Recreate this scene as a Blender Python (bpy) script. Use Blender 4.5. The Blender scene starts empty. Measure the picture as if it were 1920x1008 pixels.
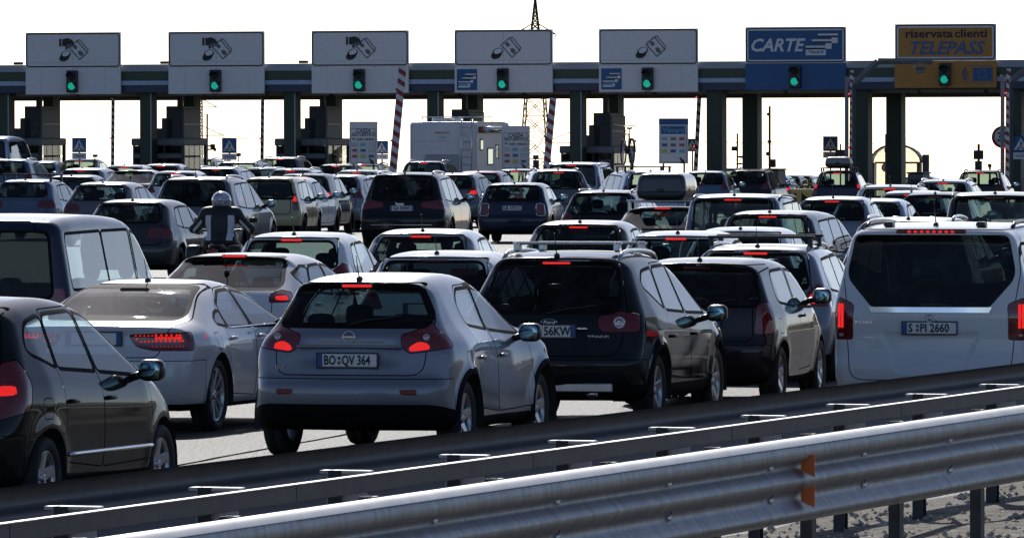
import bpy, math, random
import numpy as np
from mathutils import Vector, Matrix
R = math.radians
C = bpy.context.scene.collection
scn = bpy.context.scene

# ------------------------------------------------------------------ camera, sky, sun, exposure
CAM_Z = 2.87
cam_d = bpy.data.cameras.new('camera'); cam = bpy.data.objects.new('camera', cam_d); C.objects.link(cam)
cam_d.sensor_width = 36.0; cam_d.lens = 290.6
cam_d.clip_start = 1.0; cam_d.clip_end = 20000
cam.location = (0, 0, CAM_Z)
cam.rotation_euler = (R(90 - 1.031), 0, 0)
scn.camera = cam

SUN_EL, SUN_AZ = 34.0, -4.0          # azimuth measured from straight ahead (+Y), positive to the right
world = bpy.data.worlds.new('World'); scn.world = world; world.use_nodes = True
wn = world.node_tree.nodes; wn.clear()
sky = wn.new('ShaderNodeTexSky'); sky.sky_type = 'NISHITA'; sky.sun_disc = False
sky.sun_elevation = R(SUN_EL); sky.sun_rotation = R(SUN_AZ)
sky.air_density = 0.48; sky.dust_density = 0.55; sky.ozone_density = 0.8; sky.altitude = 50
bg = wn.new('ShaderNodeBackground'); bg.inputs['Strength'].default_value = 0.118
wo = wn.new('ShaderNodeOutputWorld')
world.node_tree.links.new(sky.outputs[0], bg.inputs[0]); world.node_tree.links.new(bg.outputs[0], wo.inputs[0])
sun_d = bpy.data.lights.new('sun', 'SUN'); sun = bpy.data.objects.new('sun', sun_d); C.objects.link(sun)
sun_d.energy = 5.0; sun_d.angle = R(0.53); sun_d.color = (1.0, 0.97, 0.93)
_d = Vector((math.sin(R(SUN_AZ)) * math.cos(R(SUN_EL)), math.cos(R(SUN_AZ)) * math.cos(R(SUN_EL)), math.sin(R(SUN_EL))))
sun.rotation_euler = (-_d).to_track_quat('-Z', 'Y').to_euler()
sun.location = _d * 300
vs = scn.view_settings
vs.view_transform = 'Standard'; vs.look = 'None'; vs.exposure = 0.0; vs.gamma = 1.0; vs.use_curve_mapping = False
scn.cycles.max_bounces = 8; scn.cycles.transparent_max_bounces = 14; scn.cycles.glossy_bounces = 4
scn.cycles.caustics_reflective = False; scn.cycles.caustics_refractive = False

def ground_z(x, y):
    """the plaza is level on the left, falls gently to the right before the booths, and drops away past its crest"""
    c = min(max((x + 8) / 19, 0), 1.15); d = max(0, min(y, 298) - 180); z = -4e-5 * d * d * c
    if y > 298: z -= .0094 * c * (min(y, 700) - 298)
    e = max(0, min(y, 410) - 310); z -= 1e-4 * e * e
    if y > 410: z -= .02 * (y - 410)
    return z

# ------------------------------------------------------------------ materials
MATS = {}
def _new(name):
    m = bpy.data.materials.new(name); m.use_nodes = True
    nt = m.node_tree; nt.nodes.clear()
    out = nt.nodes.new('ShaderNodeOutputMaterial')
    return m, nt, out
def _pr(nt, col, rough=0.5, metal=0.0, spec=0.5, coat=0.0, coat_r=0.03):
    p = nt.nodes.new('ShaderNodeBsdfPrincipled')
    p.inputs['Base Color'].default_value = (*col, 1); p.inputs['Roughness'].default_value = rough
    p.inputs['Metallic'].default_value = metal; p.inputs['Specular IOR Level'].default_value = spec
    p.inputs['Coat Weight'].default_value = coat; p.inputs['Coat Roughness'].default_value = coat_r
    return p
def _noise(nt, scale, detail=4, rough=0.6, coord='Object'):
    tc = nt.nodes.new('ShaderNodeTexCoord'); n = nt.nodes.new('ShaderNodeTexNoise')
    n.inputs['Scale'].default_value = scale; n.inputs['Detail'].default_value = detail; n.inputs['Roughness'].default_value = rough
    nt.links.new(tc.outputs[coord], n.inputs['Vector'])
    return n
def _ramp(nt, src, stops):
    r = nt.nodes.new('ShaderNodeValToRGB'); el = r.color_ramp.elements
    while len(el) < len(stops): el.new(0.5)
    for e, (p, c) in zip(el, stops):
        e.position = p; e.color = (*c, 1) if len(c) == 3 else c
    nt.links.new(src, r.inputs[0]); return r
def simple(name, col, rough=0.5, metal=0.0, spec=0.5, coat=0.0, var=0.12, scale=6.0, bump=0.0):
    if name in MATS: return MATS[name]
    m, nt, out = _new(name); p = _pr(nt, col, rough, metal, spec, coat)
    n = _noise(nt, scale, 5)
    lo = tuple(c * (1 - var) for c in col); hi = tuple(min(1, c * (1 + var)) for c in col)
    r = _ramp(nt, n.outputs[0], [(0.3, lo), (0.7, hi)]); nt.links.new(r.outputs[0], p.inputs['Base Color'])
    if bump:
        b = nt.nodes.new('ShaderNodeBump'); b.inputs['Strength'].default_value = bump; b.inputs['Distance'].default_value = 0.01
        nt.links.new(n.outputs[0], b.inputs['Height']); nt.links.new(b.outputs[0], p.inputs['Normal'])
    nt.links.new(p.outputs[0], out.inputs[0]); MATS[name] = m; return m
def paint(name, col, metal=0.0, rough=0.38):
    """car lacquer outside, dark lining on the inner face of the shell"""
    key = 'paint_' + name
    if key in MATS: return MATS[key]
    m, nt, out = _new(key); p = _pr(nt, col, rough, metal, 0.0, 0.85, 0.03); p.inputs['Coat IOR'].default_value = 1.42
    n = _noise(nt, 2.3, 5); n2 = _noise(nt, 180, 2)
    r = _ramp(nt, n.outputs[0], [(0.35, tuple(c * 0.93 for c in col)), (0.75, tuple(c * 0.97 + 0.012 for c in col))])
    nt.links.new(r.outputs[0], p.inputs['Base Color'])
    rr = _ramp(nt, n.outputs[0], [(0.3, (0.03,) * 3), (0.8, (0.10,) * 3)]); nt.links.new(rr.outputs[0], p.inputs['Coat Roughness'])
    b = nt.nodes.new('ShaderNodeBump'); b.inputs['Strength'].default_value = 0.012; b.inputs['Distance'].default_value = 0.004
    nt.links.new(n2.outputs[0], b.inputs['Height']); nt.links.new(b.outputs[0], p.inputs['Normal'])
    d = nt.nodes.new('ShaderNodeBsdfDiffuse'); d.inputs[0].default_value = (0.03, 0.03, 0.032, 1)
    g = nt.nodes.new('ShaderNodeNewGeometry'); mx = nt.nodes.new('ShaderNodeMixShader')
    nt.links.new(g.outputs['Backfacing'], mx.inputs[0]); nt.links.new(p.outputs[0], mx.inputs[1]); nt.links.new(d.outputs[0], mx.inputs[2])
    nt.links.new(mx.outputs[0], out.inputs[0]); MATS[key] = m; return m
def glass(name, tint, dust=0.035, refl=1.5):
    if name in MATS: return MATS[name]
    m, nt, out = _new(name)
    t = nt.nodes.new('ShaderNodeBsdfTransparent'); t.inputs[0].default_value = (*tint, 1)
    gl = nt.nodes.new('ShaderNodeBsdfGlossy'); gl.inputs['Roughness'].default_value = 0.015
    gm = nt.nodes.new('ShaderNodeNewGeometry'); dt = nt.nodes.new('ShaderNodeVectorMath'); dt.operation = 'DOT_PRODUCT'
    nt.links.new(gm.outputs['Normal'], dt.inputs[0]); nt.links.new(gm.outputs['Incoming'], dt.inputs[1])
    def mth(op, a, b=None):
        n_ = nt.nodes.new('ShaderNodeMath'); n_.operation = op
        for i_, v_ in enumerate((a, b)):
            if v_ is None: continue
            if isinstance(v_, float): n_.inputs[i_].default_value = v_
            else: nt.links.new(v_, n_.inputs[i_])
        return n_.outputs[0]
    f0 = ((refl - 1) / (refl + 1)) ** 2                              # Schlick, the same from inside and outside
    fr_ = mth('MULTIPLY_ADD', mth('POWER', mth('SUBTRACT', 1.0, mth('ABSOLUTE', dt.outputs['Value'])), 5.0), 1 - f0); fr_.node.inputs[2].default_value = f0
    mx = nt.nodes.new('ShaderNodeMixShader')
    ma = nt.nodes.new('ShaderNodeMath'); ma.operation = 'ADD'; ma.inputs[1].default_value = 5.0; md = nt.nodes.new('ShaderNodeMath'); md.operation = 'DIVIDE'; m3 = nt.nodes.new('ShaderNodeMath'); m3.operation = 'MULTIPLY'; m3.inputs[1].default_value = 7.0
    nt.links.new(fr_, ma.inputs[0]); nt.links.new(fr_, m3.inputs[0]); nt.links.new(m3.outputs[0], md.inputs[0]); nt.links.new(ma.outputs[0], md.inputs[1])   # a little more than one face of the pane mirrors
    nt.links.new(md.outputs[0], mx.inputs[0]); nt.links.new(t.outputs[0], mx.inputs[1]); nt.links.new(gl.outputs[0], mx.inputs[2])
    df = nt.nodes.new('ShaderNodeBsdfDiffuse'); df.inputs[0].default_value = (0.5, 0.48, 0.45, 1)
    n = _noise(nt, 5, 4, 0.65); r = _ramp(nt, n.outputs[0], [(0.45, (dust * 0.2,) * 3), (0.72, (dust * 2.0,) * 3)])
    m2 = nt.nodes.new('ShaderNodeMixShader')
    nt.links.new(r.outputs[0], m2.inputs[0]); nt.links.new(mx.outputs[0], m2.inputs[1]); nt.links.new(df.outputs[0], m2.inputs[2])
    nt.links.new(m2.outputs[0], out.inputs[0]); MATS[name] = m; return m
def emit(name, col, strength, base=None):
    if name in MATS: return MATS[name]
    m, nt, out = _new(name); p = _pr(nt, base or col, 0.25)
    p.inputs['Emission Color'].default_value = (*col, 1); p.inputs['Emission Strength'].default_value = strength
    n = _noise(nt, 90, 2); r = _ramp(nt, n.outputs[0], [(0.3, tuple(0.75 * c for c in col)), (0.7, col)])
    nt.links.new(r.outputs[0], p.inputs['Emission Color'])
    nt.links.new(p.outputs[0], out.inputs[0]); MATS[name] = m; return m

# ------------------------------------------------------------------ object helpers
def tag(o, label=None, cat=None, group=None, kind=None):
    if label: o['label'] = label
    if cat: o['category'] = cat
    if group: o['group'] = group
    if kind: o['kind'] = kind
    return o
def empty(name, loc=(0, 0, 0), rz=0.0, label=None, cat=None, group=None):
    o = bpy.data.objects.new(name, None); C.objects.link(o); o.empty_display_size = 0.2
    o.location = loc; o.rotation_euler = (0, 0, rz)
    return tag(o, label, cat, group)
def mobj(name, me, mat=None, parent=None, loc=None, rot=None):
    o = bpy.data.objects.new(name, me); C.objects.link(o)
    if mat is not None and not me.materials: me.materials.append(mat)
    if mat is not None and me.materials[0] is not mat:
        o.material_slots[0].link = 'OBJECT'; o.material_slots[0].material = mat
    if parent is not None: o.parent = parent
    if loc is not None: o.location = loc
    if rot is not None: o.rotation_euler = rot
    return o
class MB:
    """collects simple solids into one mesh"""
    def __init__(s): s.v = []; s.f = []; s.sm = []
    def add(s, vs, fs, smooth=False):
        b = len(s.v); s.v += [tuple(v) for v in vs]; s.f += [tuple(b + i for i in f) for f in fs]; s.sm += [smooth] * len(fs); return s
    def box(s, c, d, rz=0.0, m=None):
        x, y, z = (k / 2 for k in d); ca, sa = math.cos(rz), math.sin(rz); vs = []
        for dx, dy, dz in ((-x, -y, -z), (x, -y, -z), (x, y, -z), (-x, y, -z), (-x, -y, z), (x, -y, z), (x, y, z), (-x, y, z)):
            p = Vector((c[0] + dx * ca - dy * sa, c[1] + dx * sa + dy * ca, c[2] + dz))
            vs.append(m @ p if m else p)
        return s.add(vs, ((0, 3, 2, 1), (4, 5, 6, 7), (0, 1, 5, 4), (1, 2, 6, 5), (2, 3, 7, 6), (3, 0, 4, 7)))
    def bbox(s, c, d, b=0.01):
        """box with bevelled edges"""
        x, y, z = (k / 2 for k in d); b = min(b, x * .9, y * .9, z * .9); vs = []; fs = []
        for sz, layer in ((-1, 0), (-1, 1), (1, 1), (1, 0)):
            zz = c[2] + sz * (z if layer == 0 else z - b); ins = b if layer == 0 else 0
            X, Y = x - ins, y - ins; k = b * .7
            for px, py in ((-X + k, -Y), (X - k, -Y), (X, -Y + k), (X, Y - k), (X - k, Y), (-X + k, Y), (-X, Y - k), (-X, -Y + k)):
                vs.append((c[0] + px, c[1] + py, zz))
        fs.append(tuple(range(7, -1, -1))); fs.append(tuple(range(24, 32)))
        for L in range(3):
            for i in range(8):
                j = (i + 1) % 8; fs.append((L * 8 + i, L * 8 + j, L * 8 + 8 + j, L * 8 + 8 + i))
        return s.add(vs, fs)
    def tube(s, pts, r, n=8, smooth=True, cap=True):
        pts = [Vector(p) for p in pts]; rs = r if isinstance(r, (list, tuple)) else [r] * len(pts); vs = []; fs = []
        up = None
        for i, p in enumerate(pts):
            t = (pts[min(i + 1, len(pts) - 1)] - pts[max(i - 1, 0)]).normalized()
            if up is None:
                up = Vector((0, 0, 1)) if abs(t.z) < .9 else Vector((1, 0, 0))
            a = t.cross(up).normalized(); b = a.cross(t).normalized(); up = b
            for k in range(n):
                th = 2 * math.pi * k / n; vs.append(p + (a * math.cos(th) + b * math.sin(th)) * rs[i])
        for i in range(len(pts) - 1):
            for k in range(n):
                fs.append((i * n + k, i * n + (k + 1) % n, (i + 1) * n + (k + 1) % n, (i + 1) * n + k))
        if cap: fs += [tuple(range(n - 1, -1, -1)), tuple(range((len(pts) - 1) * n, len(pts) * n))]
        return s.add(vs, fs, smooth)
    def bar(s, a, b, w):
        return s.tube([a, b], w * .7071, 4, False)
    def prism(s, poly, y0, y1, ax='y'):
        """extrude polygon: poly in (x,z) along y, or (x,y) along z"""
        n = len(poly); vs = []
        for y in (y0, y1):
            for p in poly: vs.append((p[0], y, p[1]) if ax == 'y' else ((p[0], p[1], y) if ax == 'z' else (y, p[0], p[1])))
        fs = [tuple(range(n)), tuple(range(2 * n - 1, n - 1, -1))] + [(i, i + n, (i + 1) % n + n, (i + 1) % n) for i in range(n)]
        return s.add(vs, fs)
    def lathe(s, prof, axis='x', n=24, c=(0, 0, 0), smooth=True, close=False):
        """prof: list of (a, r) along the axis"""
        vs = []; fs = []; m = len(prof)
        for k in range(n):
            th = 2 * math.pi * k / n; ca, sa = math.cos(th), math.sin(th)
            for a, r in prof:
                vs.append((c[0] + a, c[1] + r * ca, c[2] + r * sa) if axis == 'x' else ((c[0] + r * ca, c[1] + r * sa, c[2] + a) if axis == 'z' else (c[0] + r * ca, c[1] + a, c[2] + r * sa)))
        for k in range(n):
            for i in range(m - 1 if not close else m):
                fs.append((k * m + i, k * m + (i + 1) % m, ((k + 1) % n) * m + (i + 1) % m, ((k + 1) % n) * m + i))
        return s.add(vs, fs, smooth)
    def mesh(s, name):
        me = bpy.data.meshes.new(name); me.from_pydata(s.v, [], s.f)
        me.polygons.foreach_set('use_smooth', s.sm); me.update(); return me
    def build(s, name, mat, parent=None, loc=None, rot=None):
        return mobj(name, s.mesh(name), mat, parent, loc, rot)
def text(name, body, mat, parent, loc, rot, size, sx=1.0, shear=0.0, align='CENTER', ext=0.0006, off=0.0):
    cu = bpy.data.curves.new(name, 'FONT'); cu.body = body; cu.size = size; cu.align_x = align; cu.align_y = 'CENTER'
    cu.extrude = ext; cu.shear = shear; cu.offset = off; cu.resolution_u = 2
    t = bpy.data.objects.new(name, cu); C.objects.link(t); me = bpy.data.meshes.new_from_object(t); bpy.data.objects.remove(t); bpy.data.curves.remove(cu)
    me.name = name; me.materials.clear(); o = mobj(name, me, mat, parent, loc, rot); o.scale = (sx, 1, 1); return o
# ------------------------------------------------------------------ car shells: a smooth implicit body, meshed and cut into panels
def rnd_poly(pts, closed=True, n=5):
    """round the corners of a polygon; each point (a, b[, cut length])"""
    P = [(p[0], p[1], p[2] if len(p) > 2 else 0.06) for p in pts]; out = []; m = len(P)
    for i in range(m):
        a = np.array(P[i - 1][:2]); b = np.array(P[i][:2]); c = np.array(P[(i + 1) % m][:2])
        la = np.linalg.norm(a - b); lc = np.linalg.norm(c - b); d = min(P[i][2], .49 * la, .49 * lc)
        if d < 1e-4: out.append(b); continue
        p0 = b + (a - b) / la * d; p1 = b + (c - b) / lc * d
        for k in range(n):
            t = k / (n - 1); out.append((1 - t) ** 2 * p0 + 2 * t * (1 - t) * b + t * t * p1)
    return np.array(out)
def psdf(px, py, poly):
    """signed distance to a polygon (negative inside)"""
    px = np.asarray(px, float); py = np.asarray(py, float)
    d = np.full(px.shape, 1e9); s = np.ones(px.shape, bool)
    n = len(poly)
    for i in range(n):
        ax, ay = poly[i]; bx, by = poly[(i + 1) % n]; ex, ey = bx - ax, by - ay
        wx, wy = px - ax, py - ay; t = np.clip((wx * ex + wy * ey) / (ex * ex + ey * ey + 1e-12), 0, 1)
        d = np.minimum(d, (wx - ex * t) ** 2 + (wy - ey * t) ** 2)
        c1 = (ay <= py) & (by > py); c2 = (by <= py) & (ay > py); cr = ex * wy - ey * wx
        s ^= (c1 & (cr > 0)) | (c2 & (cr < 0))
    return np.where(s, 1, -1) * np.sqrt(d)
def blur(A, k):
    for ax in (0, 1):
        w = np.exp(-0.5 * (np.arange(-2 * k, 2 * k + 1) / k) ** 2); w /= w.sum(); B = np.zeros_like(A)
        P = np.pad(A, [(2 * k, 2 * k) if a == ax else (0, 0) for a in (0, 1)], mode='edge')
        for i, wi in enumerate(w): B += wi * (P[i:i + A.shape[0], :] if ax == 0 else P[:, i:i + A.shape[1]])
        A = B
    return A
class Shell:
    def __init__(S, sp):
        S.sp = sp; L, H, hw = sp['L'], sp['H'], sp['hw']; g = S.g = 0.014
        S.s0, S.z0 = -0.35, -0.1
        s = np.arange(S.s0, L + .35, g); z = np.arange(S.z0, H + .3, g); SS, ZZ = np.meshgrid(s, z, indexing='ij')
        S.D = blur(psdf(SS, ZZ, rnd_poly(sp['prof'])), 1)
        pl = np.array(sp['plan']); se = np.array(sp['sect'])
        W = hw * np.interp(SS, pl[:, 0], pl[:, 1])
        bl = np.interp(SS, *np.array(sp.get('belt', [(0, 0), (L, 0)])).T)
        W = W * np.interp(ZZ - bl, se[:, 0], se[:, 1])
        W = blur(W, 3)
        for (cs, cz, rs, rz, amp) in sp.get('bulge', []):
            W = W + amp * np.exp(-((SS - cs) / rs) ** 2 - ((ZZ - cz) / rz) ** 2)
        for ax in sp['axles']:                                     # wheel-arch flare
            rr = np.sqrt((SS - ax) ** 2 + (ZZ - sp['wr']) ** 2)
            W = W + sp.get('flare', .012) * np.exp(-((rr - sp['wr'] - .07) / .07) ** 2)
        S.W = W
    def samp(S, A, s, z):
        u = np.clip((s - S.s0) / S.g, 0, A.shape[0] - 1.001); v = np.clip((z - S.z0) / S.g, 0, A.shape[1] - 1.001)
        i = u.astype(int); j = v.astype(int); u = u - i; v = v - j
        return (A[i, j] * (1 - u) + A[i + 1, j] * u) * (1 - v) + (A[i, j + 1] * (1 - u) + A[i + 1, j + 1] * u) * v
    def f(S, x, s, z):
        sp = S.sp; L = sp['L']; q = (x / sp['hw']) ** 2; ax = np.abs(x)
        wr = 1 - np.clip((s - .6) / 1.0, 0, 1); wf = np.clip((s - (L - 1.9)) / 1.2, 0, 1)
        s2 = s - sp.get('bow_r', .10) * q * wr + sp.get('bow_f', .22) * q * wf
        z2 = z + sp.get('crown', .045) * q * np.clip((z - .75) / .4, 0, 1)
        for (fn) in sp.get('dents', []): s2 = s2 + fn(ax, s, z)
        a = S.samp(S.D, s2, z2); b = (ax - S.samp(S.W, s, z)) * .96
        r = np.interp(z, *np.array(sp.get('rad', [(.3, .13), (.9, .10), (sp['H'] - .2, .13), (sp['H'], .16)])).T)
        h = np.maximum(r - np.abs(a - b), 0)
        return np.maximum(a, b) + h * h / (4 * r)
    def mesh(S):
        sp = S.sp; h = sp.get('h', .036); L, H, hw = sp['L'], sp['H'], sp['hw']
        xs = np.arange(-hw - .15 - h * .37, hw + .15 + h, h); ss = np.arange(-.16, L + .16, h); zs = np.arange(.08, H + .12, h)
        X, Sg, Z = np.meshgrid(xs, ss, zs, indexing='ij'); F = S.f(X, Sg, Z); ins = F < 0
        n = np.array(F.shape) - 1; cnt = np.zeros(n, int)
        for a in (0, 1):
            for b in (0, 1):
                for c in (0, 1): cnt += ins[a:a + n[0], b:b + n[1], c:c + n[2]]
        act = (cnt > 0) & (cnt < 8); idx = -np.ones(n, int); ia = np.argwhere(act); idx[act] = np.arange(len(ia))
        V = np.stack([xs[ia[:, 0]] + h / 2, ss[ia[:, 1]] + h / 2, zs[ia[:, 2]] + h / 2], 1)
        Q = []
        for ax in range(3):
            sl0 = [slice(1, -1)] * 3; sl1 = [slice(1, -1)] * 3; sl0[ax] = slice(0, -1); sl1[ax] = slice(1, None)
            A = ins[tuple(sl0)]; B = ins[tuple(sl1)]; e = np.argwhere(A != B)
            fl = A[tuple(e.T)]; off = np.ones(3, int); off[ax] = 0; e = e + off
            o1, o2 = [(1, 2), (2, 0), (0, 1)][ax]
            def cell(d1, d2):
                c = e.copy(); c[:, o1] -= d1; c[:, o2] -= d2; return idx[tuple(c.T)]
            q = np.stack([cell(1, 1), cell(0, 1), cell(0, 0), cell(1, 0)], 1); q[~fl] = q[~fl][:, ::-1]; Q.append(q)
        Q = np.concatenate(Q); Q = Q[(Q >= 0).all(1)]
        T = np.concatenate([Q[:, [0, 1, 2]], Q[:, [0, 2, 3]]])
        for it in range(5):
            v, gr = S.val_grad(V); st = v / np.maximum((gr ** 2).sum(1), .05); V = V - gr * np.clip(st, -.03, .03)[:, None]
            if it in (1, 2):                                        # relax the vertex spacing
                acc = np.zeros_like(V); ct = np.zeros(len(V))
                for a, b in ((0, 1), (1, 2), (2, 3), (3, 0)):
                    np.add.at(acc, Q[:, a], V[Q[:, b]]); np.add.at(acc, Q[:, b], V[Q[:, a]])
                    np.add.at(ct, Q[:, a], 1); np.add.at(ct, Q[:, b], 1)
                V = V * .5 + acc / np.maximum(ct, 1)[:, None] * .5
        _, N = S.val_grad(V); N = N / np.linalg.norm(N, axis=1)[:, None]
        return V, N, T
    def val_grad(S, V, e=.009):
        x, s, z = V.T
        gx = (S.f(x + e, s, z) - S.f(x - e, s, z)) / (2 * e); gs = (S.f(x, s + e, z) - S.f(x, s - e, z)) / (2 * e); gz = (S.f(x, s, z + e) - S.f(x, s, z - e)) / (2 * e)
        return S.f(x, s, z), np.stack([gx, gs, gz], 1)
def clip(M, fld):
    """split a triangle mesh (V,N,T) by the sign of a per-vertex field -> inside, outside"""
    V, N, T = M; F = fld(V, N); F = np.where(np.abs(F) < 1e-7, 1e-7, F)
    ins = F < 0; c = ins[T].sum(1)
    Tin = T[c == 3]; Tout = T[c == 0]; nv = [V]; nn = [N]; base = len(V); ti = [Tin]; to = [Tout]
    for lone_in in (True, False):
        K = T[c == (1 if lone_in else 2)]
        if not len(K): continue
        m = ins[K] if lone_in else ~ins[K]; k = m.argmax(1); r = np.arange(len(K))
        a = K[r, k]; b = K[r, (k + 1) % 3]; d = K[r, (k + 2) % 3]
        tb = (F[a] / (F[a] - F[b]))[:, None]; td = (F[a] / (F[a] - F[d]))[:, None]
        Vb = V[a] + (V[b] - V[a]) * tb; Vd = V[a] + (V[d] - V[a]) * td
        Nb = N[a] + (N[b] - N[a]) * tb; Nd = N[a] + (N[d] - N[a]) * td
        nv += [Vb, Vd]; nn += [Nb, Nd]; ib = base + r; i_d = base + len(K) + r; base += 2 * len(K)
        (ti if lone_in else to).append(np.stack([a, ib, i_d], 1))
        (to if lone_in else ti).append(np.concatenate([np.stack([ib, b, d], 1), np.stack([ib, d, i_d], 1)]))
    V2 = np.concatenate(nv); N2 = np.concatenate(nn)
    def pack(ts):
        t = np.concatenate(ts)
        if not len(t): return (np.zeros((0, 3)), np.zeros((0, 3)), np.zeros((0, 3), int))
        u, inv = np.unique(t, return_inverse=True); n = N2[u]; n = n / np.maximum(np.linalg.norm(n, axis=1), 1e-9)[:, None]
        return (V2[u], n, inv.reshape(-1, 3))
    return pack(ti), pack(to)
def to_mesh(name, M, off=0.0, L=0.0):
    V, N, T = M; P = V + N * off
    me = bpy.data.meshes.new(name); P = P.copy(); P[:, 1] -= L / 2
    me.vertices.add(len(P)); me.vertices.foreach_set('co', P.astype(np.float32).ravel())
    me.loops.add(len(T) * 3); me.loops.foreach_set('vertex_index', T.astype(np.int32).ravel())
    me.polygons.add(len(T)); me.polygons.foreach_set('loop_start', np.arange(0, len(T) * 3, 3, dtype=np.int32))
    me.polygons.foreach_set('use_smooth', np.ones(len(T), bool)); me.update(calc_edges=True)
    me.validate(); me.normals_split_custom_set_from_vertices(N.astype(np.float32).tolist() if len(N) == len(me.vertices) else [tuple(v.normal) for v in me.vertices])
    return me
# fields -----------------------------------------------------------
def F_side(poly, sgn=0, xmin=.35, cut=.03):
    P = rnd_poly([(p[0], p[1], p[2] if len(p) > 2 else cut) for p in poly])
    def fld(V, N):
        x = V[:, 0] * sgn if sgn else np.abs(V[:, 0]); return np.maximum(psdf(V[:, 1], V[:, 2], P), xmin - x)
    return fld
def F_rear(half, smax, cut=.05):
    P = rnd_poly([(p[0], p[1], p[2] if len(p) > 2 else cut) for p in half] + [(-p[0], p[1], p[2] if len(p) > 2 else cut) for p in half[::-1]])
    return lambda V, N: np.maximum(psdf(V[:, 0], V[:, 2], P), V[:, 1] - smax)
def F_front(half, smin, cut=.05):
    P = rnd_poly([(p[0], p[1], cut) for p in half] + [(-p[0], p[1], cut) for p in half[::-1]])
    return lambda V, N: np.maximum(psdf(V[:, 0], V[:, 2], P), smin - V[:, 1])
def F_wrap(poly, sgn, smax=.8, k=.75, cut=.025):
    """rear-corner polygon in (|x| + k*s, z), so a lamp can run round the corner"""
    P = rnd_poly([(p[0], p[1], p[2] if len(p) > 2 else cut) for p in poly])
    return lambda V, N: np.maximum(np.maximum(psdf(V[:, 0] * sgn + k * V[:, 1], V[:, 2], P), V[:, 1] - smax), .25 - V[:, 0] * sgn)
def F_frontwrap(poly, sgn, L, smin, k=.75):
    P = rnd_poly([(p[0], p[1], .03) for p in poly])
    return lambda V, N: np.maximum(np.maximum(psdf(V[:, 0] * sgn + k * (L - V[:, 1]), V[:, 2], P), smin - V[:, 1]), .25 - V[:, 0] * sgn)
def shift(f, d): return lambda V, N: f(V, N) + d
def below(pts):
    a = np.array(pts); return lambda V, N: V[:, 2] - np.interp(V[:, 1], a[:, 0], a[:, 1])
def F_arch(s0, z0, r, xmin): return lambda V, N: np.maximum(np.hypot(V[:, 1] - s0, V[:, 2] - z0) - r, xmin - np.abs(V[:, 0]))
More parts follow.
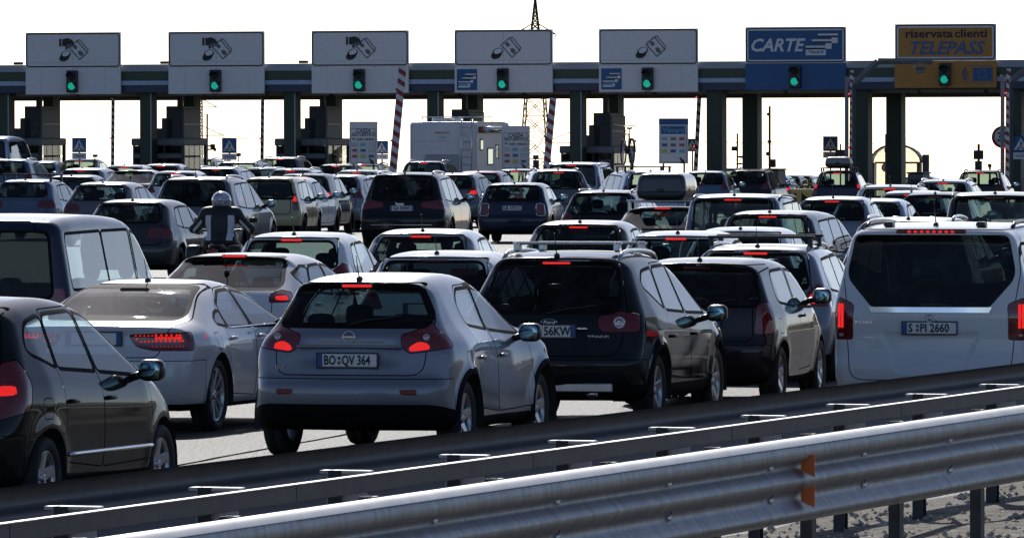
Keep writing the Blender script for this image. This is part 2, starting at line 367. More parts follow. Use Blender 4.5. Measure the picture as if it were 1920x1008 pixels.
# ------------------------------------------------------------------ car kinds
def spec(L, H, W, **k):
    """measurements of one kind of car; s runs from the rear bumper forward, z from the road"""
    g = dict(belt_z=.93, hood=.90, ws_b=L - 1.05, ws_t=L - 1.95, rt=.34, rb=.10, gz=1.0, Bs=L * .5, Cs=L * .5 - .92, quarter=True, h=.036,
             wb=L * .615, rov=.75, wr=.31, glass='glass_side', rglass='glass_rear', rw_top=.50, rw_bot=.60, roofk=.66, lamp='side', rails=False,
             clad=.30, bb=.17, bt=.60, five=True, antenna=(.42,), seats=True, bumper_z=.60, rim='five', frit=.03)
    g.update(k); G = lambda n: g[n]
    belt, hood, wsb, wst, rt, rb, gz, Bs, Cs = (g[n] for n in ('belt_z', 'hood', 'ws_b', 'ws_t', 'rt', 'rb', 'gz', 'Bs', 'Cs'))
    sp = dict(g); sp.update(L=L, H=H, hw=W / 2, axles=(g['rov'], g['rov'] + g['wb']))
    sp.setdefault('prof', [(.28, .2), (.07, .24, .05), (.0, .40, .1), (.0, g['bumper_z'], .05), (.035, g['bumper_z'] + .09, .05), (rb, gz, .07), (rt, H - .11, .05),
        (rt - .07, H - .05, .025), (rt + .35, H - .014, .3), (rt + 1.15, H, .6), (wst, H - .06, .42), (wsb, hood + .08, .12), (L - .42, hood - .11, .36), (L - .07, .6, .15), (L, .44, .1), (L - .07, .2, .05)])
    sp.setdefault('plan', [(0, .91), (.25, .965), (.8, 1), (L - 1.1, 1), (L - .45, .95), (L, .80)])
    sp.setdefault('sect', [(.15, .90), (.3, .955), (.55, 1), (.74, 1), (belt - .05, .968), (belt + .01, .925), (H, g['roofk'])])
    b0 = belt + .015; zt = H - .165
    if 'panes' not in g:
        p = [[(Bs + .04, b0), (wsb - .16, b0 - .005), (wsb - .26, b0 + .05), (wst - .05, zt, .08), (Bs + .06, zt + .012)],
             [(Cs, b0 + .01), (Bs - .04, b0), (Bs - .02, zt + .012), (Cs + .20, zt + .005, .06)]]
        if g['quarter']: p.append([(Cs - g.get('qlen', .42), b0 + .06, .05), (Cs - .05, b0 + .012), (Cs + .15, zt + .004), (Cs - g.get('qtop', .12), zt - .02, .07)])
        sp['panes'] = p
    if 'rear' not in g: sp['rear'] = [(g['rw_bot'], gz + .035, .07), (g['rw_top'], H - .125, .05)]
    sp.setdefault('front', [(.68 * W / 1.75, hood + .13), (.54 * W / 1.75, H - .105)])
    if 'doors' not in g:
        dz = .33
        sp['doors'] = [[(Bs, dz), (L - 1.18, dz + .02), (L - 1.12, .6), (wsb - .02, belt + .01), (wst, H - .135, .1), (Bs + .01, H - .125)]]
        if g['five']: sp['doors'].append([(g['rov'] + .36, dz + .02), (Bs - .008, dz), (Bs + .002, H - .125), (Cs + .16, H - .13, .08), (Cs - .05, belt), (g['rov'] + .33, .62)])
    if 'lamps' not in g:
        lw = W / 2
        if g['lamp'] == 'side': sp['lamps'] = ([(lw - .28, gz - .16), (lw + .26, gz - .17), (lw + .30, gz + .02), (lw + .02, gz + .09), (lw - .16, gz + .0)], [(lw - .2, gz - .13), (lw + .06, gz - .13), (lw + .06, gz - .02), (lw - .14, gz - .03)])
        elif g['lamp'] == 'tall': sp['lamps'] = ([(lw - .13, gz - .25), (lw + .08, gz - .25), (lw + .04, H - .42), (lw - .10, H - .38)], [(lw - .1, gz - .03), (lw + .05, gz - .03), (lw + .0, gz + .10), (lw - .09, gz + .10)])
        elif g['lamp'] == 'wide': sp['lamps'] = ([(lw - .42, gz - .24), (lw + .2, gz - .26), (lw + .22, gz - .06), (lw - .34, gz - .06)], [(lw - .36, gz - .2), (lw - .05, gz - .21), (lw - .05, gz - .11), (lw - .3, gz - .1)])
    return sp
ALL = {}
def kinds():
    K = ALL
    K['hatch'] = spec(3.95, 1.48, 1.72, rt=.40, rb=.12, lamp='side', gz=1.03)
    K['compact'] = spec(4.25, 1.46, 1.78, rt=.52, rb=.14, gz=1.02, ws_t=2.35, ws_b=3.2, Bs=2.12, Cs=1.2, lamp='wide')
    K['estate'] = spec(4.55, 1.48, 1.78, rt=.36, rb=.12, gz=.98, ws_t=2.62, ws_b=3.5, Bs=2.4, Cs=1.5, qlen=.85, qtop=.7, rails=True, lamp='side')
    K['suv'] = spec(4.40, 1.63, 1.83, rt=.40, rb=.14, gz=1.10, belt_z=1.03, hood=1.02, clad=.42, wr=.345, rails=True, lamp='side', Bs=2.2, Cs=1.28, ws_t=2.45, ws_b=3.3, bumper_z=.68)
    K['mpv'] = spec(4.40, 1.64, 1.79, rt=.26, rb=.08, gz=1.05, belt_z=.98, hood=.98, ws_t=2.7, ws_b=3.55, Bs=2.4, Cs=1.45, qlen=.8, qtop=.7, lamp='tall')
    K['van'] = spec(4.38, 1.78, 1.81, rt=.10, rb=.05, gz=1.08, belt_z=1.02, hood=1.05, ws_t=2.75, ws_b=3.55, Bs=2.45, Cs=1.5, qlen=1.0, qtop=.95, lamp='tall', roofk=.76, rw_bot=.62, rw_top=.58, rails=True)
    K['sedan'] = spec(4.5, 1.44, 1.79, prof=[(.28, .2), (.07, .24, .05), (0, .4, .1), (.0, .62, .05), (.03, .75, .05), (.07, 1.0, .05), (.55, 1.03, .12), (1.35, 1.385, .3), (1.75, 1.425, .3), (2.2, 1.44, .4), (2.6, 1.39, .4), (3.45, .98, .12), (4.1, .80, .36), (4.43, .6, .15), (4.5, .44, .1), (4.43, .2, .05)],
        gz=1.03, ws_b=3.45, ws_t=2.6, Bs=2.3, Cs=1.4, rear=[(.60, 1.06, .06), (.50, 1.36, .06)], rsmax=1.75, lamp='wide')
    K['panda'] = spec(3.55, 1.54, 1.58, rt=.16, rb=.07, gz=.98, belt_z=.95, hood=.98, ws_t=2.25, ws_b=2.85, Bs=1.85, Cs=1.0, lamp='tall', roofk=.74, qlen=.45, qtop=.35, clad=.38)
    K['smart'] = spec(3.5, 1.55, 1.66, rt=.20, rb=.08, gz=1.02, belt_z=.98, hood=.98, ws_t=2.2, ws_b=2.8, Bs=1.75, Cs=.95, quarter=False, roofk=.72,
        lamps=([(.66, .82, .1), (.93, .82, .1), (.93, 1.09, .1), (.66, 1.09, .1)], [(.68, .84, .1), (.91, .84, .1), (.91, 1.07, .1), (.68, 1.07, .1)]), ring=True)
    K['mini'] = spec(3.83, 1.42, 1.727, prof=[(.28, .2), (.07, .24, .05), (0, .36, .1), (.0, .58, .05), (.03, .66, .04), (.09, .98, .05), (.30, 1.30, .04), (.22, 1.37, .03), (.6, 1.405, .3), (1.4, 1.42, .5), (2.1, 1.38, .3), (2.65, 1.02, .1), (3.4, .9, .36), (3.77, .62, .15), (3.83, .44, .1), (3.76, .2, .05)],
        gz=.98, belt_z=.95, ws_t=2.1, ws_b=2.65, Bs=1.75, Cs=.75, quarter=False, five=False, roofk=.74, rw_bot=.60, rw_top=.53, h=.032,
        lamps=([(.62, .64, .07), (.87, .64, .07), (.87, .93, .08), (.64, .93, .08)], None), lamp_ring=True)
    K['jeep'] = spec(4.82, 1.74, 1.94, rt=.34, rb=.12, gz=1.12, belt_z=1.08, hood=1.08, ws_t=2.65, ws_b=3.5, Bs=2.4, Cs=1.45, qlen=.75, qtop=.65, clad=.5, wr=.37, wb=2.915, rov=.98, rw_bot=.66, rw_top=.58, rglass='glass_privacy', glass='glass_rear', rails=True, bumper_z=.74, roofk=.70, h=.034,
        lamps=([(.48, .98), (1.0, .93), (1.18, .96), (1.18, 1.12), (.98, 1.15), (.52, 1.09)], None))
    K['bigsuv'] = spec(4.75, 1.72, 1.93, rt=.46, rb=.16, gz=1.10, belt_z=1.05, hood=1.06, ws_t=2.6, ws_b=3.5, Bs=2.38, Cs=1.42, qlen=.75, qtop=.5, wr=.37, wb=2.85, rov=.95, rw_bot=.68, rw_top=.58, rglass='glass_privacy', rails=True, lamp='wide', roofk=.68, h=.034)
    # ------ the cars of the front rows, each with its own outline
    K['juke'] = spec(4.135, 1.565, 1.765, h=.030, prof=[(.3, .24), (.12, .27, .05), (.055, .36, .04), (.01, .47, .03), (-.0, .58, .05), (.02, .655, .03), (.075, .69, .03), (.10, .80, .08), (.12, .92, .05), (.17, 1.08, .05), (.24, 1.14, .03), (.47, 1.43, .04), (.38, 1.475, .025), (.43, 1.505, .03), (.85, 1.545, .3), (1.6, 1.565, .5), (2.25, 1.52, .45), (3.02, 1.11, .12), (3.6, 1.02, .35), (4.0, .86, .2), (4.12, .6, .12), (4.1, .36, .05), (3.9, .22, .05)],
        plan=[(0, .80), (.12, .90), (.35, .975), (.8, 1.0), (1.9, .955), (3.0, .99), (3.4, 1.0), (3.8, .93), (4.135, .74)],
        sect=[(.2, .96), (.35, 1.0), (.6, .995), (.80, .985), (.95, .96), (1.06, .885), (1.12, .83), (1.565, .60)], belt=[(0, .02), (1.2, .02), (2.4, -.05), (4.1, -.05)],
        bulge=[(.75, .86, .55, .20, .035), (3.35, .85, .5, .22, .04)], flare=.03, bow_r=.17, axles=(.80, 3.33), wb=2.53, rov=.80, wr=.33, clad=.36, clad_rear=.47,
        panes=[[(2.0, 1.075), (2.86, 1.02), (2.80, 1.07), (2.33, 1.375, .08), (2.03, 1.41)], [(1.28, 1.13, .03), (1.94, 1.08), (1.97, 1.41), (1.42, 1.405, .1), (1.22, 1.28, .1)]],
        rear=[(.655, 1.155, .09), (.50, 1.435, .05)], frit=.05, rear_smax=.9, front=[(.64, 1.15), (.54, 1.45)], ws_b=3.02, ws_t=2.25,
        doors=[[(1.97, .36), (2.95, .38), (3.0, .62), (2.93, 1.02), (2.27, 1.435, .12), (1.98, 1.455)], [(1.16, .42), (1.962, .36), (1.972, 1.455), (1.36, 1.45, .12), (1.14, 1.25, .1), (1.3, .85, .2)]],
        lamps=([(.60, .935, .03), (.66, .90, .03), (1.16, .955, .04), (1.10, 1.045, .05), (1.0, 1.08, .05), (.955, 1.17, .05), (.945, 1.33, .03), (.885, 1.34, .03), (.88, 1.17, .05), (.80, 1.10, .06), (.585, 1.05, .05)], [(.645, .93, .02), (.67, .915, .02), (.87, .935, .03), (.86, .985, .03), (.76, 1.0, .03), (.67, .96, .03)]),
        tailgate=[(.64, .715, .14), (.665, .93, .06), (.575, 1.05, .05), (.70, 1.14, .05), (.53, 1.49, .04)], dents=[lambda ax, s, z: -.022 * np.exp(-((z - .90) / .10) ** 4) * np.exp(-(ax / .42) ** 8) * (s < .8)])
    K['kuga'] = spec(4.443, 1.645, 1.842, h=.031, prof=[(.3, .26), (.1, .30, .05), (.02, .45, .06), (.0, .62, .05), (.04, .70, .04), (.13, .93, .06), (.17, 1.04, .06), (.50, 1.535, .04), (.40, 1.565, .025), (.46, 1.595, .03), (.95, 1.635, .3), (1.7, 1.645, .5), (2.45, 1.58, .45), (3.3, 1.13, .12), (3.9, 1.02, .35), (4.3, .86, .2), (4.42, .62, .12), (4.4, .36, .05), (4.2, .24, .05)],
        plan=[(0, .86), (.2, .95), (.8, 1.0), (3.4, 1.0), (4.0, .94), (4.44, .76)], sect=[(.2, .94), (.4, .985), (.65, 1), (.85, .995), (1.0, .955), (1.07, .91), (1.645, .62)],
        belt=[(0, .06), (1.0, .05), (3.5, -.04), (4.4, -.04)], flare=.025, bow_r=.15, wb=2.69, rov=.84, wr=.345, clad=.42, gz=1.07,
        panes=[[(2.27, 1.06), (3.12, 1.035), (3.05, 1.08), (2.5, 1.455, .08), (2.29, 1.475)], [(1.40, 1.10), (2.19, 1.065), (2.23, 1.478), (1.58, 1.47, .08)], [(.78, 1.33, .1), (1.33, 1.115, .03), (1.50, 1.465), (1.02, 1.44, .1)]],
        rear=[(.66, 1.09, .14), (.545, 1.51, .06)], rglass='glass_privacy', front=[(.7, 1.17), (.57, 1.53)], ws_b=3.3, ws_t=2.45, rails='bars',
        doors=[[(2.24, .42), (3.22, .44), (3.27, .66), (3.2, 1.05), (2.47, 1.52, .12), (2.25, 1.53)], [(1.24, .48), (2.232, .42), (2.242, 1.53), (1.5, 1.52, .12), (1.30, 1.1, .06), (1.3, .85, .2)]],
        lamps=([(.60, .905, .06), (1.04, .905), (1.10, 1.07, .05), (.80, 1.10, .05), (.60, 1.04, .06)], None), tailgate=[(.66, .68, .1), (.72, 1.0, .06), (.72, 1.08, .06), (.57, 1.56, .04)], rim='five')
    K['a5'] = spec(4.71, 1.385, 1.854, h=.031, prof=[(.3, .2), (.12, .24, .05), (.05, .34, .04), (.01, .48, .05), (.02, .68, .05), (.09, .78, .04), (.10, .92, .03), (.07, .985, .018), (.30, 1.01, .08), (.60, 1.045, .1), (1.35, 1.315, .35), (1.8, 1.37, .3), (2.2, 1.385, .4), (2.75, 1.33, .4), (3.55, .98, .14), (4.2, .83, .4), (4.6, .64, .2), (4.71, .45, .1), (4.62, .2, .05)],
        plan=[(0, .86), (.2, .945), (.7, 1.0), (2.2, .97), (3.6, 1.0), (4.3, .93), (4.71, .76)], sect=[(.15, .93), (.3, .97), (.5, 1), (.72, 1.0), (.86, .985), (.95, .93), (1.385, .60)], bow_r=.20,
        bulge=[(.85, .80, .6, .12, .022)], gz=1.03, wb=2.81, rov=1.03, wr=.335, clad=.27, rim='multi', rsmax=1.9, rear=[(.66, 1.055, .07), (.53, 1.305, .07)], rglass='glass_dusty', front=[(.7, 1.03), (.56, 1.3)], ws_b=3.55, ws_t=2.75,
        panes=[[(2.36, .955), (3.36, .945), (3.28, .98), (2.72, 1.225, .1), (2.36, 1.265)], [(1.55, .965), (2.28, .957), (2.30, 1.268), (1.92, 1.26, .1), (1.60, 1.14, .06)], [(1.20, 1.0, .05), (1.50, .97, .02), (1.535, 1.09, .02), (1.36, 1.07, .06)]], belt_z=.94,
        doors=[[(2.30, .30), (3.48, .32), (3.52, .6), (3.42, .93), (2.72, 1.29, .14), (2.32, 1.315)], [(1.42, .34), (2.292, .30), (2.312, 1.315), (1.86, 1.30, .12), (1.36, 1.05, .1), (1.40, .70, .1)]],
        lamps=([(.42, .905, .02), (.48, .80, .06), (.66, .765, .04), (1.13, .765, .03), (1.13, .93, .03)], None), leds=True,
        tailgate=[(.60, .70, .06), (.625, .86, .04), (.70, .97, .04), (.74, 1.03, .03), (.55, 1.34, .06)], mirror_z=.98)
    K['aclass'] = spec(3.88, 1.593, 1.764, h=.031, prof=[(.3, .22), (.1, .26, .05), (.02, .42, .08), (.0, .60, .06), (.03, .74, .05), (.14, 1.06, .1), (.36, 1.47, .05), (.30, 1.51, .03), (.8, 1.575, .3), (1.5, 1.593, .5), (2.05, 1.54, .4), (2.95, 1.09, .14), (3.45, .90, .3), (3.75, .68, .2), (3.87, .48, .1), (3.82, .22, .05)],
        plan=[(0, .85), (.25, .95), (.7, 1), (2.8, 1), (3.4, .95), (3.88, .78)], sect=[(.2, .95), (.4, .985), (.6, 1), (.82, 1), (.97, .965), (1.03, .925), (1.593, .64)], belt=[(0, .05), (3.4, -.06)], gz=1.08, wb=2.568, rov=.63, wr=.30, clad=.32,
        panes=[[(1.86, 1.045), (2.80, .99), (2.72, 1.05), (2.08, 1.42, .09), (1.84, 1.455)], [(1.02, 1.09), (1.78, 1.05), (1.77, 1.462), (1.10, 1.45, .07)], [(.50, 1.22, .1), (.96, 1.10, .03), (1.03, 1.445, .04), (.66, 1.40, .1)]],
        rear=[(.64, 1.11, .09), (.54, 1.46, .06)], front=[(.68, 1.13), (.55, 1.49)], ws_b=2.95, ws_t=2.05, doors=[[(1.82, .34), (2.86, .36), (2.93, .6), (2.88, 1.0), (2.06, 1.49, .12), (1.80, 1.51)], [(1.02, .40), (1.812, .34), (1.792, 1.51), (1.06, 1.50, .1), (.96, 1.08, .06), (.97, .75, .15)]],
        lamps=([(.66, .72, .06), (1.08, .80, .06), (1.12, .98, .06), (.98, 1.16, .05), (.80, 1.13, .05)], [(.74, .90, .02), (.93, .91, .02), (.92, .975, .02), (.78, .975, .02)]), rub=.46)
    K['up'] = spec(3.54, 1.485, 1.645, rt=.17, rb=.07, gz=.98, belt_z=.97, hood=.95, ws_t=2.2, ws_b=2.78, Bs=1.62, Cs=.85, five=False, roofk=.70, h=.032, rglass='glass_privacy', glass='glass_side', wb=2.42, rov=.55, wr=.30, rw_bot=.63, rw_top=.55,
        panes=[[(1.66, .985), (2.58, .965), (2.52, 1.01), (2.2, 1.30, .08), (1.68, 1.34)], [(.66, 1.05, .14), (1.56, .99), (1.585, 1.342), (.75, 1.33, .12)]], lamps=([(.66, .72, .05), (.96, .74, .05), (.94, 1.05, .06), (.72, 1.03, .05)], None))
    K['vclass'] = spec(5.14, 1.88, 1.928, h=.034, prof=[(.3, .22), (.1, .26, .05), (.02, .33, .05), (.0, .50, .05), (.05, .60, .04), (.06, .78, .05), (.05, 1.0, .05), (.16, 1.72, .05), (.12, 1.79, .03), (.22, 1.835, .04), (.8, 1.865, .3), (2.0, 1.88, .6), (3.3, 1.80, .5), (4.35, 1.18, .15), (4.8, 1.03, .25), (5.08, .75, .2), (5.13, .45, .1), (5.05, .22, .05)],
        plan=[(0, .94), (.2, .985), (.7, 1), (4.2, 1), (4.8, .93), (5.14, .80)], sect=[(.2, .955), (.4, .99), (.6, 1), (1.05, 1), (1.15, .985), (1.88, .80)], bow_r=.09, gz=1.03, wb=3.2, rov=1.05, wr=.335, clad=.30, rad=[(.3, .10), (1.2, .12), (1.7, .14), (1.88, .15)], crown=.03,
        panes=[[(3.2, 1.14), (4.2, 1.10), (4.1, 1.18), (3.45, 1.62, .1), (3.2, 1.66)], [(1.95, 1.15), (3.1, 1.14), (3.12, 1.67), (1.95, 1.67)], [(.42, 1.16, .05), (1.85, 1.15), (1.86, 1.67), (.52, 1.66, .06)]], glass='glass_privacy', rglass='glass_privacy',
        rear=[(.575, 1.07, .03), (.80, 1.33, .05), (.815, 1.42, .06), (.745, 1.765, .06)], frit=.0, rear_smax=.6, front=[(.76, 1.22), (.65, 1.74)], ws_b=4.35, ws_t=3.3, doors=[[(3.15, .36), (4.25, .38), (4.3, .7), (4.24, 1.12), (3.42, 1.74, .12), (3.16, 1.76)]],
        lamps=([(.845, .76, .02), (1.06, .76, .02), (1.08, .95, .02), (1.06, 1.17, .06), (.835, 1.10, .05)], None), tubes=True, tailgate=[(.775, .37, .12), (.81, .75, .03), (.82, 1.12, .03), (.86, 1.4, .06), (.80, 1.815, .05)], rails=True,
        dents=[lambda ax, s, z: -.02 * np.clip((.84 - z) / .03, 0, 1) * np.clip((z - .42) / .06, 0, 1) * np.clip(((.36 + (z - .5) * .4) - ax) / .03, 0, 1) * (s < .8)])
    K['transporter'] = spec(4.89, 1.945, 1.904, h=.036, prof=[(.3, .24), (.1, .27, .05), (.0, .36, .05), (.0, .52, .05), (.04, .60, .04), (.05, 1.0, .05), (.13, 1.80, .06), (.20, 1.89, .06), (.7, 1.925, .2), (2.0, 1.945, .6), (3.3, 1.87, .45), (4.05, 1.15, .15), (4.55, 1.02, .25), (4.82, .75, .2), (4.88, .45, .1), (4.8, .24, .05)],
        plan=[(0, .96), (.15, .985), (.6, 1), (4.0, 1), (4.6, .94), (4.89, .82)], sect=[(.2, .96), (.4, .99), (.6, 1), (1.1, 1), (1.2, .985), (1.945, .83)], bow_r=.05, gz=1.1, wb=3.0, rov=.98, wr=.33, rad=[(.3, .08), (1.2, .09), (1.75, .12), (1.95, .13)], crown=.03, clad=.34,
        panes=[[(3.05, 1.20), (3.92, 1.16), (3.82, 1.24), (3.30, 1.70, .1), (3.05, 1.74)], [(1.85, 1.21), (2.95, 1.20), (2.95, 1.75), (1.85, 1.75)], [(.32, 1.22, .05), (1.78, 1.21), (1.78, 1.75), (.36, 1.74, .06)]], rear=[(.76, 1.14, .06), (.70, 1.76, .06)], rglass='glass_privacy', glass='glass_side',
        front=[(.76, 1.2), (.66, 1.8)], ws_b=4.05, ws_t=3.3, doors=[[(3.0, .38), (3.95, .4), (4.02, .7), (3.98, 1.15), (3.34, 1.81, .12), (3.0, 1.83)]], lamps=([(.80, .78, .03), (1.0, .78, .03), (.99, 1.22, .03), (.81, 1.22, .03)], None))
    K['civic'] = spec(4.25, 1.44, 1.77, h=.032, rt=.50, rb=.14, gz=1.06, belt_z=.98, hood=.92, ws_t=2.3, ws_b=3.25, Bs=2.0, Cs=1.15, qlen=.35, qtop=-.05, lamp='side', rw_bot=.64, rw_top=.52, rglass='glass_rear',
        prof=[(.28, .2), (.07, .24, .05), (.0, .40, .1), (.0, .64, .05), (.05, .76, .05), (.12, .98, .04), (.22, 1.05, .04), (.98, 1.375, .04), (.86, 1.40, .025), (.95, 1.415, .03), (1.3, 1.43, .3), (1.75, 1.44, .4), (2.3, 1.385, .4), (3.3, .99, .12), (3.85, .82, .36), (4.18, .6, .15), (4.25, .44, .1), (4.18, .2, .05)], rear=[(.66, 1.08, .06), (.52, 1.38, .05)], rsmax=1.2,
        panes=[[(2.04, .995), (3.12, .985), (3.02, 1.04), (2.28, 1.275, .09), (2.05, 1.295)], [(1.22, 1.04, .04), (1.96, 1.0), (1.98, 1.297), (1.50, 1.285, .1)], [(.80, 1.20, .06), (1.16, 1.045, .03), (1.42, 1.28, .05), (1.2, 1.29, .06)]], lamps=([(.72, .93), (1.10, .94), (1.12, 1.03), (.96, 1.06), (.76, 1.01)], [(.80, .955), (1.0, .955), (1.0, 1.005), (.82, 1.0)]))
    return K

# shared small meshes ----------------------------------------------
def ellip(a, b, c, n=14, m=9, p=.75):
    """super-ellipsoid"""
    mb = MB(); vs = []; fs = []; sg = lambda v: math.copysign(abs(v) ** p, v)
    for i in range(m + 1):
        ph = -math.pi / 2 + math.pi * i / m
        for k in range(n):
            th = 2 * math.pi * k / n; vs.append((a * sg(math.cos(ph)) * sg(math.cos(th)), b * sg(math.cos(ph)) * sg(math.sin(th)), c * sg(math.sin(ph))))
    for i in range(m):
        for k in range(n): fs.append((i * n + k, i * n + (k + 1) % n, (i + 1) * n + (k + 1) % n, (i + 1) * n + k))
    return mb.add(vs, fs, True)
def tyre_mesh(r, w, low=False):
    h = w / 2; ri = r * (.66 if not low else .745)
    prof = [(-h * .8, ri), (-h * .97, r * (.76 if not low else .80)), (-h, r * .87), (-h * .86, r * .965), (-h * .55, r), (-.012, r), (-.009, r * .975), (.009, r * .975), (.012, r), (h * .55, r), (h * .86, r * .965), (h, r * .87), (h * .97, r * (.76 if not low else .80)), (h * .8, ri)]
    return MB().lathe(prof, 'x', 36, close=False).mesh('wheel')
def rim_mesh(r, w, style):
    mb = MB(); h = w / 2 * .78; ri = r * (.67 if style != 'multi' else .75)
    mb.lathe([(-h, ri), (h, ri), (h, ri * .93), (h - .03, ri * .90), (-h, ri * .88)], 'x', 30)
    n = {'five': 5, 'multi': 20, 'ten': 10}[style]
    for k in range(n):
        th = 2 * math.pi * k / n + .3; wd0, wd1 = (.05, .036) if style == 'five' else ((.011, .009) if style == 'multi' else (.024, .02))
        tws = [0] if style != 'multi' else ([.16] if k % 2 else [-.16])
        for tw in tws:
            for a, b in ((0, 1),):
                c0, s0 = math.cos(th), math.sin(th); c1, s1 = math.cos(th + tw), math.sin(th + tw); r0, r1 = ri * .16, ri * .92
                p0 = Vector((h - .045, c0 * r0, s0 * r0)); p1 = Vector((h - .012, c1 * r1, s1 * r1)); t = (p1 - p0).normalized(); q = t.cross(Vector((1, 0, 0))).normalized()
                dx = Vector((.028, 0, 0))
                vs = [p0 + q * wd0, p0 - q * wd0, p1 - q * wd1, p1 + q * wd1]; ins = [p0 + q * wd0 * .75 + dx * .5, p0 - q * wd0 * .75 + dx * .5, p1 - q * wd1 * .7 + dx * .4, p1 + q * wd1 * .7 + dx * .4]
                mb.add([v - dx for v in vs] + vs + ins, [(0, 1, 5, 4), (1, 2, 6, 5), (2, 3, 7, 6), (3, 0, 4, 7), (4, 5, 9, 8), (5, 6, 10, 9), (6, 7, 11, 10), (7, 4, 8, 11), (8, 9, 10, 11)])
    mb.lathe([(h - .06, .001), (h - .01, .001), (h - .012, ri * .14), (h - .03, ri * .2), (h - .06, ri * .2)], 'x', 16)
    return mb.mesh('rim')
_SH = {}
def shared(key, fn):
    if key not in _SH: _SH[key] = fn()
    return _SH[key]
BUILT = {}
def surf(S, x, z, lo, hi, dirn):
    """first point of the shell met when looking along s (rear: lo->hi, front: hi->lo)"""
    ss = np.linspace(lo, hi, 240) if dirn > 0 else np.linspace(hi, lo, 240)
    v = S.f(np.full_like(ss, x), ss, np.full_like(ss, z)); i = np.argmax(v < 0); return float(ss[i])
def surf_z(S, x, s):
    zz = np.linspace(S.sp['H'] + .1, .3, 700); v = S.f(np.full_like(zz, x), np.full_like(zz, s), zz); return float(zz[np.argmax(v < 0)])
def surf_x(S, s, z):
    xx = np.linspace(S.sp['hw'] + .15, .1, 300); v = S.f(xx, np.full_like(xx, s), np.full_like(xx, z)); return float(xx[np.argmax(v < 0)])
def kind_parts(key):
    """list of (name, mesh, material key, index of the parent part or -1)"""
    if key in BUILT: return BUILT[key]
    sp = ALL[key]; S = Shell(sp); M = S.mesh(); L, H, hw = sp['L'], sp['H'], sp['hw']; parts = []
    def put(name, m, mk, par=-1, off=0.0):
        if len(m[2]) < 1: return -1
        parts.append((name, to_mesh(name, m, off, L), mk, par)); return len(parts) - 1
    def putmb(name, mb, mk, par=-1):
        parts.append((name, mb.mesh(name), mk, par)); return len(parts) - 1
    rem = M; bits = []
    near = sp['h'] <= .035
    for a in sp['axles']: _, rem = clip(rem, F_arch(a, sp['wr'] + .005, sp['wr'] + .055, hw - .36))
    glass_parts = []
    sides = [(sg, i, F_side(p, sg)) for sg in (1, -1) for i, p in enumerate(sp['panes'])]
    for sg, i, f in sides:
        g, rem = clip(rem, f); glass_parts.append(('side_window', g, sp['glass']))
    rsm = sp.get('rsmax', sp.get('rear_smax', max(.9, sp['rt'] + .5)))
    rf = F_rear(sp['rear'], rsm); ff = F_front(sp['front'], L * .45)
    g, rem = clip(rem, rf); glass_parts.append(('rear_window', g, sp['rglass']))
    g, rem = clip(rem, ff); glass_parts.append(('windscreen', g, 'windscreen'))
    # rubber and frit round the glass
    fs = [f for _, _, f in sides]; t, rem = clip(rem, lambda V, N: np.minimum.reduce([f(V, N) for f in fs]) - .031); bits.append((t, 0))
    if sp['frit']: t, rem = clip(rem, shift(rf, -sp['frit'])); bits.append((t, 0))
    t, rem = clip(rem, shift(ff, -.02)); bits.append((t, 0))
    # lamps
    lamp_ids = []
    for sg in (1, -1):
        lf = F_wrap(sp['lamps'][0], sg); l, rem = clip(rem, lf)
        lit = None
        if sp['lamps'][1]: lit, l = clip(l, F_wrap(sp['lamps'][1], sg))
        lamp_ids.append((sg, l, lit))
        if near: t, rem = clip(rem, shift(lf, -.006)); bits.append((t, -.012))
    head = []
    hz = sp['hood'] - .22
    for sg in (1, -1):
        l, rem = clip(rem, F_frontwrap([(hw - .36, hz), (hw + .22, hz + .08), (hw + .3, hz + .17), (hw - .22, hz + .13)], sg, L, L - .9)); head.append(l)
    # tailgate and doors with their shut lines
    tg = None
    if 'tailgate' not in sp: sp['tailgate'] = [(hw - .24, sp['bumper_z'] + .05, .08), (hw - .25, sp['gz'], .05), (sp['rw_top'] + .06, H - .07, .05)]
    tf = F_rear(sp['tailgate'], rsm)
    gp = .0045 if near else .007
    tg, rem = clip(rem, shift(tf, gp)); t, rem = clip(rem, shift(tf, -gp)); bits.append((t, -.014))
    doors = []
    for sg in (1, -1):
        for p in sp['doors']:
            f = F_side(p, sg, .3, .05); d, rem = clip(rem, shift(f, gp)); t, rem = clip(rem, shift(f, -gp)); bits.append((t, -.014)); doors.append((sg, p, d))
    cz = sp['clad']; ar, af = sp['axles']
    if near:                                                        # fuel flap on the right flank
        s_ = ar - .02; z_ = sp['wr'] + .50; ff_ = F_side([(s_ - .085, z_ - .075, .04), (s_ + .085, z_ - .075, .04), (s_ + .085, z_ + .075, .04), (s_ - .085, z_ + .075, .04)], 1)
        fl, rem = clip(rem, shift(ff_, .004)); t, rem = clip(rem, shift(ff_, -.003)); bits.append((t, -.010)); put('fuel_flap', fl, 'paint')
    cr = sp.get('clad_rear', cz); lowf = below([(-1, cr), (.12, cr), (ar - .45, cz + (cr - cz) * .6), (ar, cz - .02), (L - 1, cz - .03), (L + 1, cz)])
    low, rem = clip(rem, lowf)
    doors2 = []
    for sg, p, d in doors:
        lo, d = clip(d, lowf); bits.append((lo, 0)); doors2.append((sg, p, d))
    if sp['flare'] > .015 if 'flare' in sp else False:              # dark cladding ring round the arches
        for a in sp['axles']:
            t, rem = clip(rem, F_arch(a, sp['wr'] + .005, sp['wr'] + .11, hw - .3)); bits.append((t, .004))
    # bumpers
    bz = sp['tailgate'][0][1] - .03
